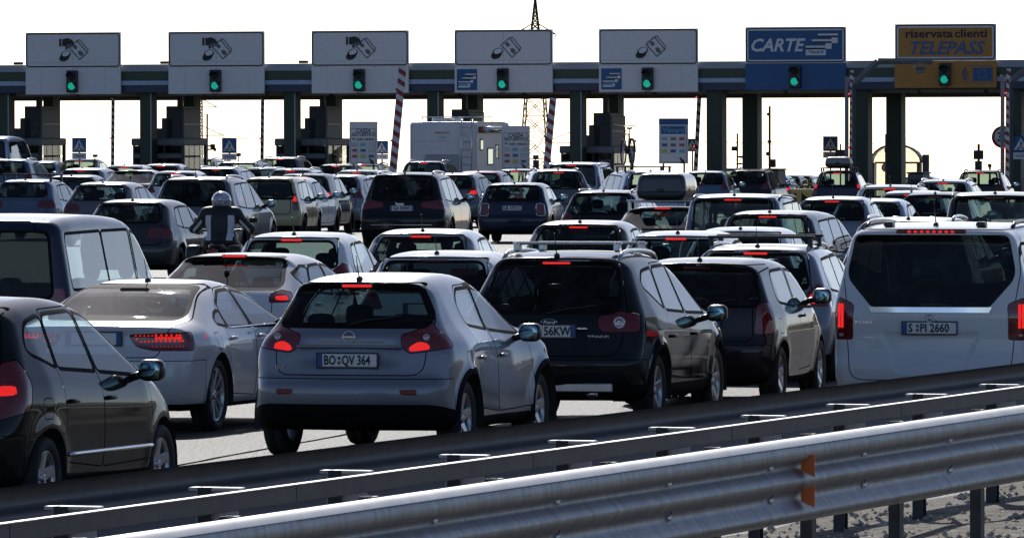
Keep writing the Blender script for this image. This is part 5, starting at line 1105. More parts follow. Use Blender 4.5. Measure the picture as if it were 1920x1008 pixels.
pole(1835, 270, 330, 53, 5, 'signal post with a dark box standing alone on the right', arms=((.38, 0, .34, .32), (.8, 0, .24, .4))); pole(1856, 308, 330, 52, 4, 'stub post right of the lone signal post', arms=((.05, 0, .12, .12),))
pole(178, 292, 318, 52, 2, 'small lane camera right of the first crossing sign', arms=((.0, .02, .16, .1),)); pole(447, 290, 318, 52, 2, 'small lane camera right of the second crossing sign', arms=((.0, .02, .14, .12),)); pole(1004, 294, 318, 55, 2, 'small lane camera beside the wide boom right of the motorhome', arms=((.0, .02, .18, .12),)); pole(1005, 300, 318, 56, 12, 'grey bollard under the small lane camera right of the motorhome', name='bollard', cat='bollard')
pole(1380, 255, 330, 48, 2, 'faint post seen between the sixth pillar pair') if False else None
# lighting arms reaching over the last lanes
def arm(px0, y0, px1, y1, px2, s, label):
    x, y, g = stand(px0, s); P = lambda px, yy: ((px - px0) / s, 0, CAM_Z - (yy - 225) / s - g); r = empty('antenna_mast', (x, y, g), 0, label, 'antenna mast', 'reader masts over the last lanes')
    MB().bbox((0, .0, P(px0, y0)[2] / 2 - .0), (.13, .2, P(px0, y0)[2]), .02).build('mast_column', MATS['booth_dark'], r)
    MB().bar(P(px0, y0), P(px1, y1), .16).build('mast_arm', MATS['booth_grey'], r); MB().bar(P(px1, y1), P(px2, y1 + .5), .15).build('mast_boom', MATS['booth_grey'], r)
    if px2 < 1900:
        c = P(1725, 127); MB().bbox((c[0], -.05, c[2]), (.42, .3, .10), .04).bbox((c[0], -.05, c[2] - .12), (.24, .2, .14), .03).build('reader_head', MATS['booth_grey'], r)
arm(1601, 157, 1646, 115, 1748, 55, 'grey bent mast reaching across the orange lane sign'); arm(1896, 152, 1940, 118, 2040, 56, 'grey bent mast cut by the right edge')
MB_ = None
# shelter beyond the lanes
x, y, g = stand(1682, 47); sh = empty('shelter', (x, y, g), FACE, 'small arched shelter with pale lit panels behind the right pillars', 'shelter'); sh.scale = (1, 1, 1.46)
for sx in (-.93, .9): MB().box((sx, 0, .75), (.12, .6, 1.5)).build('shelter_post', MATS['booth_dark'], sh)
arc = [(1.02 * math.cos(R(180 - 180 * k / 10)), 1.5 + .5 * math.sin(R(180 - 180 * k / 10))) for k in range(11)]
vs = []; 
for a, b in arc: vs += [(a, -.4, b), (a, .5, b)]
MB().add(vs, [(2 * k, 2 * k + 1, 2 * k + 3, 2 * k + 2) for k in range(10)], True).build('shelter_roof', MATS['booth_dark'], sh); MB().tube([(a, -.41, b) for a, b in arc], .03, 6).build('roof_rim', MATS['booth_dark'], sh)
def translucent(name, col):
    m, nt, out = _new(name); p = nt.nodes.new('ShaderNodeBsdfTranslucent'); n = _noise(nt, 4, 3); r = _ramp(nt, n.outputs[0], [(.3, tuple(c * .9 for c in col)), (.7, col)]); nt.links.new(r.outputs[0], p.inputs[0])
    d = nt.nodes.new('ShaderNodeBsdfTransparent'); d.inputs[0].default_value = (*col, 1); mx = nt.nodes.new('ShaderNodeMixShader'); mx.inputs[0].default_value = .45; nt.links.new(p.outputs[0], mx.inputs[1]); nt.links.new(d.outputs[0], mx.inputs[2]); nt.links.new(mx.outputs[0], out.inputs[0]); MATS[name] = m; return m
translucent('pale_panel', (.95, .86, .72)); MB().box((0, .45, .75), (1.7, .02, 1.45)).build('shelter_panel', MATS['pale_panel'], sh); MB().prism([(a * .97, b) for a, b in arc], .44, .46).build('shelter_gable', MATS['pale_panel'], sh)
MB().box((0, .3, 1.5), (1.9, .06, .05)).build('shelter_beam', MATS['booth_dark'], sh); MB().bbox((1.15, .1, 1.35), (.24, .3, .75), .02).build('shelter_box', MATS['booth_dark'], sh)
# yellow crash cushion with arrows, and plants on top
x, y, g = stand(1498, 50); cc = empty('crash_cushion', (x, y, g), FACE, 'yellow crash cushion with dark arrows before the lanes', 'crash cushion')
MB().bbox((0, .4, .47), (1.5, .8, .95), .08).build('cushion_body', MATS['yellow'], cc)
for sx in (-1, 1): MB().prism([(sx * .10, .5 + .32), (sx * .48, .5 - .02), (sx * .10, .5 - .34)][::(1 if sx > 0 else -1)], -.012, -.004).build('arrow', MATS['ink'], cc)
pl = MB()
for k in range(260):
    c = Vector((rnd.uniform(-.7, .7), rnd.uniform(.1, .7), 1.0 + abs(rnd.gauss(0, .1)))); d = Vector((rnd.gauss(0, 1), rnd.gauss(0, 1), rnd.gauss(0, 1))).normalized() * .06; q = d.orthogonal().normalized() * .025
    pl.add([c - d, c + q, c + d, c - q], ((0, 1, 2, 3),))
tag(pl.build('flower_foliage', simple('foliage', (.10, .06, .03), .7, var=.5, scale=30)), 'small reddish plants growing on the yellow crash cushion', 'plants', kind='stuff'); bpy.data.objects['flower_foliage'].location = (x, y, g)
# ------------------------------------------------------------------ pylons, mast and wires beyond the plaza
simple('pylon', (.06, .06, .065), .6, .3)
def lattice(name, px, Y, half, top_z, label, cat, arms, w=.16, seg=9, grp=None):
    """four-legged lattice tower: half = list of (z, half width)"""
    x = (px - 960) / F_PX * Y; g = ground_z(x, Y); r = empty(name, (x, Y, g), R(8), label, cat, grp)
    hz = np.array(half); hw = lambda z: float(np.interp(z, hz[:, 0], hz[:, 1]))
    z0 = 0; zs = []; z = 0
    while z < top_z - .2: zs.append(z); z += max(hw(z) * 1.7, .4)
    zs.append(top_z)
    for sx in (-1, 1):
        for sy in (-1, 1): MB().tube([(sx * hw(z), sy * hw(z), z) for z in zs], w * .6, 4, False).build('tower_leg', MATS['pylon'], r)
    br = MB()
    for a, b in zip(zs, zs[1:]):
        A, B = hw(a), hw(b)
        for s in (-1, 1):
            br.bar((-A, s * A, a), (B, s * B, b), w * .5).bar((A, s * A, a), (-B, s * B, b), w * .5).bar((s * A, -A, a), (s * B, B, b), w * .5).bar((s * A, A, a), (s * B, -B, b), w * .5)
        br.bar((-B, -B, b), (B, -B, b), w * .5).bar((-B, B, b), (B, B, b), w * .5)
    o = br.build('bracing', MATS['pylon'], r); o['kind'] = 'stuff'
    for z, L_, h in arms:
        for s in (-1, 1):
            a = MB(); a.bar((s * hw(z), 0, z), (s * L_, 0, z), w * .7).bar((s * hw(z + h), 0, z + h), (s * L_, 0, z), w * .7)
            for q in (.3, .55, .8): a.bar((s * L_ * q, 0, z), (s * L_ * q, 0, z + h * (1 - q)), w * .4)
            a.bar((s * L_, 0, z), (s * L_, 0, z - h * .35), w * .5); a.build('cross_arm', MATS['pylon'], r)
    return r, g
Yp = 1700; sP = F_PX / Yp; gP = ground_z(0, Yp); zP = lambda yy: CAM_Z - (yy - 225) / sP - gP
lattice('pylon', 1003.5, Yp, [(0, 4.2), (zP(310), 2.9), (zP(180), 2.0), (zP(55), .85), (zP(-12), .1)], zP(-12), 'tall lattice pylon behind the white lane sign with notes', 'pylon', [(zP(54), 4.2, 2.1), (zP(165), 6.0, 2.5)], .23, grp='pylons beyond the plaza')
Yq = 2300; sQ = F_PX / Yq; gQ = ground_z(0, Yq); zQ = lambda yy: CAM_Z - (yy - 225) / sQ - gQ
lattice('pylon', 1077, Yq, [(0, 2.4), (zQ(300), 1.1), (zQ(180), .9), (zQ(97), .35)], zQ(97), 'smaller lattice pylon showing above the canopy right of the tall one', 'pylon', [(zQ(97) - 1.0, 1.6, .5), (zQ(246), 8.5, 3.0)], .2, grp='pylons beyond the plaza')
Ym = 520; sM = F_PX / Ym; gM = ground_z(-20, Ym); zM = lambda yy: CAM_Z - (yy - 225) / sM - gM
lattice('catenary_mast', 375.5, Ym, [(0, .14), (20, .09)], zM(184), 'thin lattice railway mast right of the second toll booth tower', 'mast', [(zM(201), 1.05, .5), (zM(254), 1.5, .6)], .05)
wires = MB()
for (x0, y0, x1, y1, Y) in ((230, 244, 640, 262, 900), (230, 250, 640, 268, 900), (-40, 225, 300, 252, 900), (380, 188, 640, 216, 1100), (420, 256, 640, 264, 1000), (700, 232, 1000, 182, 1500), (900, 300, 1450, 296, 2000), (1280, 266, 2000, 262, 1700), (1280, 305, 2000, 303, 1700), (1003, 60, 500, 100, 1700), (1077, 246, 1500, 268, 2200), (1040, 54, 1500, 78, 1700), (-20, 70, 300, 95, 1700)):
    s = F_PX / Y; pts = [((x0 + (x1 - x0) * q / 10 - 960) / s, Y, CAM_Z - (y0 + (y1 - y0) * q / 10 + 6 * 4 * (q / 10) * (1 - q / 10) - 225) / s) for q in range(11)]
    MB().tube(pts, .018 * Y / 900, 4, False, False).build('power_line', MATS['pylon'])
WL = ['upper of the two low wires left of the lattice railway mast', 'lower of the two low wires left of the lattice railway mast', 'wire sloping down under the first white lane sign', 'wire running right from the top of the lattice railway mast', 'low wire right of the lattice railway mast at crossing sign height', 'wire rising to the tall pylon above the motorhome', 'low wire just above the car roofs right of the motorhome', 'upper of two level wires behind the right green pillars', 'lower of two level wires behind the right green pillars', 'wire leaving the tall pylon top to the left above the canopy', 'wire leaving the smaller pylon to the right under the canopy', 'wire leaving the tall pylon arm to the right above the canopy', 'wire at the far left above the canopy']
for lb, o in zip(WL, [o for o in C.objects if o.name.startswith('power_line')]): tag(o, 'thin power ' + lb, 'power line', 'power lines beyond the plaza')

# ------------------------------------------------------------------ motorhome
MHY = 279.0
mx_ = (832 - 960) / F_PX * MHY; mh = empty('motorhome', (mx_, MHY, ground_z(mx_, MHY)), -R(11), 'white motorhome with roof rack, rear ladder and rolled awning', 'motorhome')
simple('mh_white', (.62, .63, .66), .4, var=.05); H0 = 2.93
sidep = [(0, .55), (0, H0 - .06), (.08, H0), (4.6, H0), (5.6, H0 - .05), (6.05, H0 - .45), (5.95, 1.95), (5.25, 1.80), (5.3, 1.5), (5.95, 1.15), (6.6, .95), (6.65, .5), (5.7, .4), (.3, .4)]
MB().prism([(a, b) for a, b in rnd_poly([(p[0], p[1], .1) for p in sidep])], -1.13, 1.13, 'x').build('coach_body', MATS['mh_white'], mh)
e = MB(); w_ = .012
for sx in (-1.13, 1.13): e.bbox((sx, -.005, 1.7), (.05, .05, 2.3), .01)
e.build('corner_trim', MATS['card_grey'], mh)
MB().bbox((-.05, -.012, 1.35), (1.15, .03, .95), .02).build('garage_door', MATS['fascia_grey'], mh); ring(1.25, 1.05, .05, .04).build('door_frame', MATS['sign_white'], mh, (-.05, -.03, 1.35)); MB().bbox((-.05, -.01, 2.56), (.5, .03, .05), .01).build('high_lamp', MATS['lamp_off'], mh)
MB().bbox((0, -.012, 2.28), (2.15, .015, .02), .004).build('panel_seam', MATS['card_grey'], mh); MB().bbox((-.05, -.03, 2.42), (.22, .06, .08), .02).build('camera_pod', MATS['card_grey'], mh)
ld = MB()
for sx in (.62, .98): ld.tube([(sx, -.09, .9), (sx, -.09, 2.9), (sx, .1, 3.02)], .018, 6)
ld.build('ladder_rail', MATS['rail_silver'], mh)
for k in range(8): MB().tube([(.62, -.09, 1.0 + k * .25), (.98, -.09, 1.0 + k * .25)], .016, 6).build('ladder_rung', MATS['rail_silver'], mh)
rk = MB(); 
for z_ in (H0 + .16,): rk.tube([(-.8, .3, z_), (.95, .3, z_), (.95, 3.6, z_), (-.8, 3.6, z_), (-.8, .3, z_)], .018, 6)
for p in ((-.8, .3), (-.2, .3), (.4, .3), (.95, .3), (.95, 2), (.95, 3.6), (-.8, 3.6), (-.8, 2)): rk.tube([(p[0], p[1], H0 - .01), (p[0], p[1], H0 + .16)], .014, 6)
rk.build('roof_rack', MATS['rail_silver'], mh)
for cy in (.9, 2.4): MB().bbox((-.2, cy, H0 + .07), (.7, .5, .12), .04).build('roof_vent', MATS['mh_white'], mh)
MB().tube([(1.22, .35, 2.66), (1.22, 4.3, 2.66)], .11, 12).build('awning_roll', MATS['rail_silver'], mh); e = ellip(.12, .05, .12, 10, 6, 1); MB().add([(v[0] + 1.22, v[1] + .33, v[2] + 2.66) for v in e.v], e.f, True).build('awning_cap', MATS['lamp_off'], mh)
for y0_, z0_, w0_, h0_ in ((.8, 2.15, .5, .4), (2.3, 1.75, .9, .6), (4.9, 2.35, .7, .35), (3.6, 1.9, .6, .5)):
    f = MB().bbox((1.135, y0_, z0_), (.03, w0_, h0_), .02).build('side_window', MATS['black'], mh); MB().box((1.155, y0_, z0_), (.006, w0_ - .1, h0_ - .1)).build('pane', MATS['mirror_tint'], f)
MB().bbox((1.135, 3.4, 1.25), (.02, .65, 1.7), .03).build('entrance_door', MATS['mh_white'], mh); MB().bbox((1.135, 1.2, 1.0), (.02, .7, .5), .03).build('locker_door', MATS['card_grey'], mh)
for yy in (1.3, 5.1):
    for sx in (-1, 1):
        w = mobj('wheel', shared(('t', .34), lambda: tyre_mesh(.34, .22)), MATS['tyre'], mh, (sx * .98, yy, .34), (0, 0, 0 if sx > 0 else math.pi)); mobj('rim', shared(('r', .34, 'ten'), lambda: rim_mesh(.34, .22, 'ten')), MATS['alloy'], w)
for sx in (-1, 1): MB().bbox((sx * 1.0, -.02, .85), (.16, .05, .4), .03).build('tail_lamp', MATS['lamp_red'], mh)

# ------------------------------------------------------------------ generic smooth bodies (rider, cases)
def smesh(name, f, lo, hi, h):
    class _S(Shell):
        def __init__(S): pass
    S = _S(); xs = np.arange(lo[0], hi[0], h); ys = np.arange(lo[1], hi[1], h); zs = np.arange(lo[2], hi[2], h)
    X, Y, Z = np.meshgrid(xs, ys, zs, indexing='ij'); F = f(X, Y, Z); ins = F < 0; n = np.array(F.shape) - 1; cnt = np.zeros(n, int)
    for a in (0, 1):
        for b in (0, 1):
            for c in (0, 1): cnt += ins[a:a + n[0], b:b + n[1], c:c + n[2]]
    act = (cnt > 0) & (cnt < 8); idx = -np.ones(n, int); ia = np.argwhere(act); idx[act] = np.arange(len(ia))
    V = np.stack([xs[ia[:, 0]] + h / 2, ys[ia[:, 1]] + h / 2, zs[ia[:, 2]] + h / 2], 1); Q = []
    for ax in range(3):
        s0 = [slice(1, -1)] * 3; s1 = [slice(1, -1)] * 3; s0[ax] = slice(0, -1); s1[ax] = slice(1, None)
        A = ins[tuple(s0)]; B = ins[tuple(s1)]; e = np.argwhere(A != B); fl = A[tuple(e.T)]; off = np.ones(3, int); off[ax] = 0; e = e + off; o1, o2 = [(1, 2), (2, 0), (0, 1)][ax]
        def cell(d1, d2): c = e.copy(); c[:, o1] -= d1; c[:, o2] -= d2; return idx[tuple(c.T)]
        q = np.stack([cell(1, 1), cell(0, 1), cell(0, 0), cell(1, 0)], 1); q[~fl] = q[~fl][:, ::-1]; Q.append(q)
    Q = np.concatenate(Q); Q = Q[(Q >= 0).all(1)]; T = np.concatenate([Q[:, [0, 1, 2]], Q[:, [0, 2, 3]]])
    def vg(V, e=.004):
        x, y, z = V.T; return f(x, y, z), np.stack([(f(x + e, y, z) - f(x - e, y, z)), (f(x, y + e, z) - f(x, y - e, z)), (f(x, y, z + e) - f(x, y, z - e))], 1) / (2 * e)
    for _ in range(4): v, g_ = vg(V); V = V - g_ * np.clip(v / np.maximum((g_ ** 2).sum(1), .05), -h, h)[:, None]
    _, N = vg(V); N = N / np.maximum(np.linalg.norm(N, axis=1), 1e-6)[:, None]; return V, N, T
def cap_sdf(a, b, r0, r1):
    a = np.array(a, float); b = np.array(b, float); ab = b - a; L2 = (ab ** 2).sum()
    def f(x, y, z):
        t = np.clip(((x - a[0]) * ab[0] + (y - a[1]) * ab[1] + (z - a[2]) * ab[2]) / L2, 0, 1)
        return np.sqrt((x - a[0] - ab[0] * t) ** 2 + (y - a[1] - ab[1] * t) ** 2 + (z - a[2] - ab[2] * t) ** 2) - (r0 + (r1 - r0) * t)
    return f
def ell_sdf(c, r):
    return lambda x, y, z: (np.sqrt(((x - c[0]) / r[0]) ** 2 + ((y - c[1]) / r[1]) ** 2 + ((z - c[2]) / r[2]) ** 2) - 1) * min(r)
def smin(fs, k):
    def f(x, y, z):
        a = fs[0](x, y, z)
        for g_ in fs[1:]:
            b = g_(x, y, z); h = np.maximum(k - np.abs(a - b), 0) / k; a = np.minimum(a, b) - h * h * k / 4
        return a
    return f
RX, RY = (412 - 960) / F_PX * 136, 136.0
rider_at = (RX, RY, ground_z(RX, RY)); RYW = -R(7)
# the rider: one continuous body in leathers
J = dict(hip=(.13, .02, .90), knee=(.30, .40, .70), ank=(.33, .14, .16), toe=(.35, .32, .06), sh=(.20, .12, 1.40), el=(.40, .22, 1.12), wr=(.39, .50, 1.06))
fs = [ell_sdf((0, .0, .93), (.20, .16, .15)), ell_sdf((0, .05, 1.10), (.185, .135, .24)), ell_sdf((0, .09, 1.30), (.235, .15, .19)), cap_sdf((0, .11, 1.40), (0, .13, 1.52), .085, .07)]
for s in (-1, 1):
    m = lambda p: (p[0] * s, p[1], p[2])
    fs += [cap_sdf(m(J['hip']), m(J['knee']), .105, .075), cap_sdf(m(J['knee']), m(J['ank']), .075, .052), cap_sdf(m(J['ank']), m(J['toe']), .055, .042), cap_sdf(m((.12, .11, 1.42)), m(J['sh']), .085, .085), cap_sdf(m(J['sh']), m(J['el']), .085, .062), cap_sdf(m(J['el']), m(J['wr']), .062, .042)]
body = smin(fs, .07)
RM = smesh('person', body, (-.6, -.3, -.02), (.6, .75, 1.62), .018)
simple('leather', (.014, .014, .016), .55, var=.3, scale=20); simple('leather_white', (.62, .62, .68), .5, var=.06); simple('helmet', (.42, .42, .48), .15, .2, coat=1.0, var=.9, scale=16); simple('visor_dark', (.02, .02, .025), .08, coat=1.0)
prs = empty('person', rider_at, RYW, 'motorcyclist in black and white leathers and a shiny helmet, seen from behind', 'person'); prs.scale = (1.16, 1.12, .96)
pan = []
rest_ = RM
def strip_f(V, N):
    x = np.abs(V[:, 0]); z = V[:, 2]; c = .145 + .02 * np.sin((z - .9) * 5); return np.maximum.reduce([np.abs(x - c) - .043, V[:, 1] - .08, .93 - z, z - 1.36])
def arm_f(V, N):
    x = np.abs(V[:, 0]); t = (x - .20) / .2; return np.maximum.reduce([np.abs(V[:, 2] - (1.41 - 1.35 * (x - .2)) + .05) - .035, .27 - x, x - .41, V[:, 1] - .18])
for f in (strip_f, arm_f):
    p, rest_ = clip(rest_, f)
    for s in (-1, 1):
        q, _ = clip(p, lambda V, N: -s * V[:, 0])
        if len(q[2]): pan.append(q)
mobj('leather_suit', to_mesh('leather_suit', rest_), MATS['leather'], prs)
for q in pan: mobj('white_panel', to_mesh('white_panel', q, .002), MATS['leather_white'], prs)
hm = smin([ell_sdf((0, .15, 1.62), (.135, .165, .15)), ell_sdf((0, .22, 1.56), (.115, .12, .11))], .06)
HM = smesh('helmet', hm, (-.2, -.1, 1.38), (.2, .42, 1.82), .012)
vis, HM = clip(HM, lambda V, N: np.maximum.reduce([np.abs(V[:, 2] - 1.61) - .05, .20 - V[:, 1]])); hel = mobj('helmet', to_mesh('helmet', HM), MATS['helmet'], prs); mobj('visor', to_mesh('visor', vis), MATS['visor_dark'], hel)
for s in (-1, 1):
    g_ = MB(); wv = Vector((J['wr'][0] * s, J['wr'][1], J['wr'][2])); e = ellip(.045, .055, .024, 10, 6, .8); g_.add([(v[0] + wv.x, v[1] + wv.y + .05, v[2] + wv.z + .005) for v in e.v], e.f, True)
    for k, ln in enumerate((.03, .036, .034, .026)):                # fingers curled round the grip
        fx = wv.x + s * (-.036 + .024 * k); g_.tube([(fx, wv.y + .09, wv.z + .012), (fx, wv.y + .12 + ln * .3, wv.z + .005), (fx, wv.y + .125 + ln * .3, wv.z - .022), (fx, wv.y + .10, wv.z - .036)], [.011, .0105, .0095, .008], 6)
    g_.tube([(wv.x - s * .045, wv.y + .05, wv.z), (wv.x - s * .06, wv.y + .08, wv.z - .018), (wv.x - s * .045, wv.y + .11, wv.z - .03)], [.013, .012, .009], 6); g_.build('glove', MATS['leather'], prs)
lt = text('jacket_lettering', 'NEWSPRINTCOM', MATS['leather_white'], prs, (0, -.135, .955), (R(90), 0, 0), .052, .9) if False else None
# the motorcycle under the rider
mc = empty('motorcycle', rider_at, RYW, 'dark touring motorcycle under the rider, mostly hidden by white cars', 'motorcycle')
for yy in (-.62, .82):
    w = MB().lathe([(-.06, .2), (-.075, .26), (-.05, .305), (0, .315), (.05, .305), (.075, .26), (.06, .2)], 'x', 28, (0, yy, .315)).build('wheel', MATS['tyre'], mc); mb = MB().lathe([(-.03, .21), (.03, .21), (.03, .19), (-.03, .19)], 'x', 24, (0, yy, .315))
    for k in range(5): a = 2 * math.pi * k / 5; mb.tube([(0, yy, .315), (0, yy + .2 * math.cos(a), .315 + .2 * math.sin(a))], .016, 6)
    mb.build('rim', MATS['alloy'], w)
tk = smin([ell_sdf((0, .28, .86), (.17, .28, .14)), ell_sdf((0, -.2, .80), (.15, .42, .075)), ell_sdf((0, .2, .52), (.19, .30, .22)), ell_sdf((0, .62, .92), (.2, .18, .18))], .08)
mobj('motorcycle_body', to_mesh('motorcycle_body', smesh('b', tk, (-.4, -.8, .2), (.4, .95, 1.2), .03)), MATS['paint_black'], mc)
MB().tube([(-.40, .56, 1.04), (-.2, .66, 1.06), (0, .70, 1.02), (.2, .66, 1.06), (.40, .56, 1.04)], .016, 8).build('handlebar', MATS['black'], mc)
for s in (-1, 1):
    MB().tube([(s * .1, .70, 1.0), (s * .1, .82, .32)], .028, 8).build('fork', MATS['alloy'], mc); MB().tube([(s * .3, .62, 1.06), (s * .42, .62, 1.2)], .008, 6).build('mirror_stalk', MATS['black'], mc)
    e = ellip(.075, .03, .045, 10, 6, .7); MB().add([(v[0] + s * .46, v[1] + .62, v[2] + 1.22) for v in e.v], e.f, True).build('mirror', MATS['black'], mc)
    e = ellip(.13, .24, .17, 12, 8, .5); MB().add([(v[0] + s * .34, v[1] - .52, v[2] + .66) for v in e.v], e.f, True).build('pannier', MATS['black'], mc)
    MB().tube([(s * .17, .1, .3), (s * .2, -.3, .32), (s * .22, -.75, .42)], .04, 8).build('exhaust', MATS['chrome'], mc)
MB().bbox((0, -.78, .72), (.2, .05, .08), .02).build('tail_lamp', MATS['lamp_off'], mc)
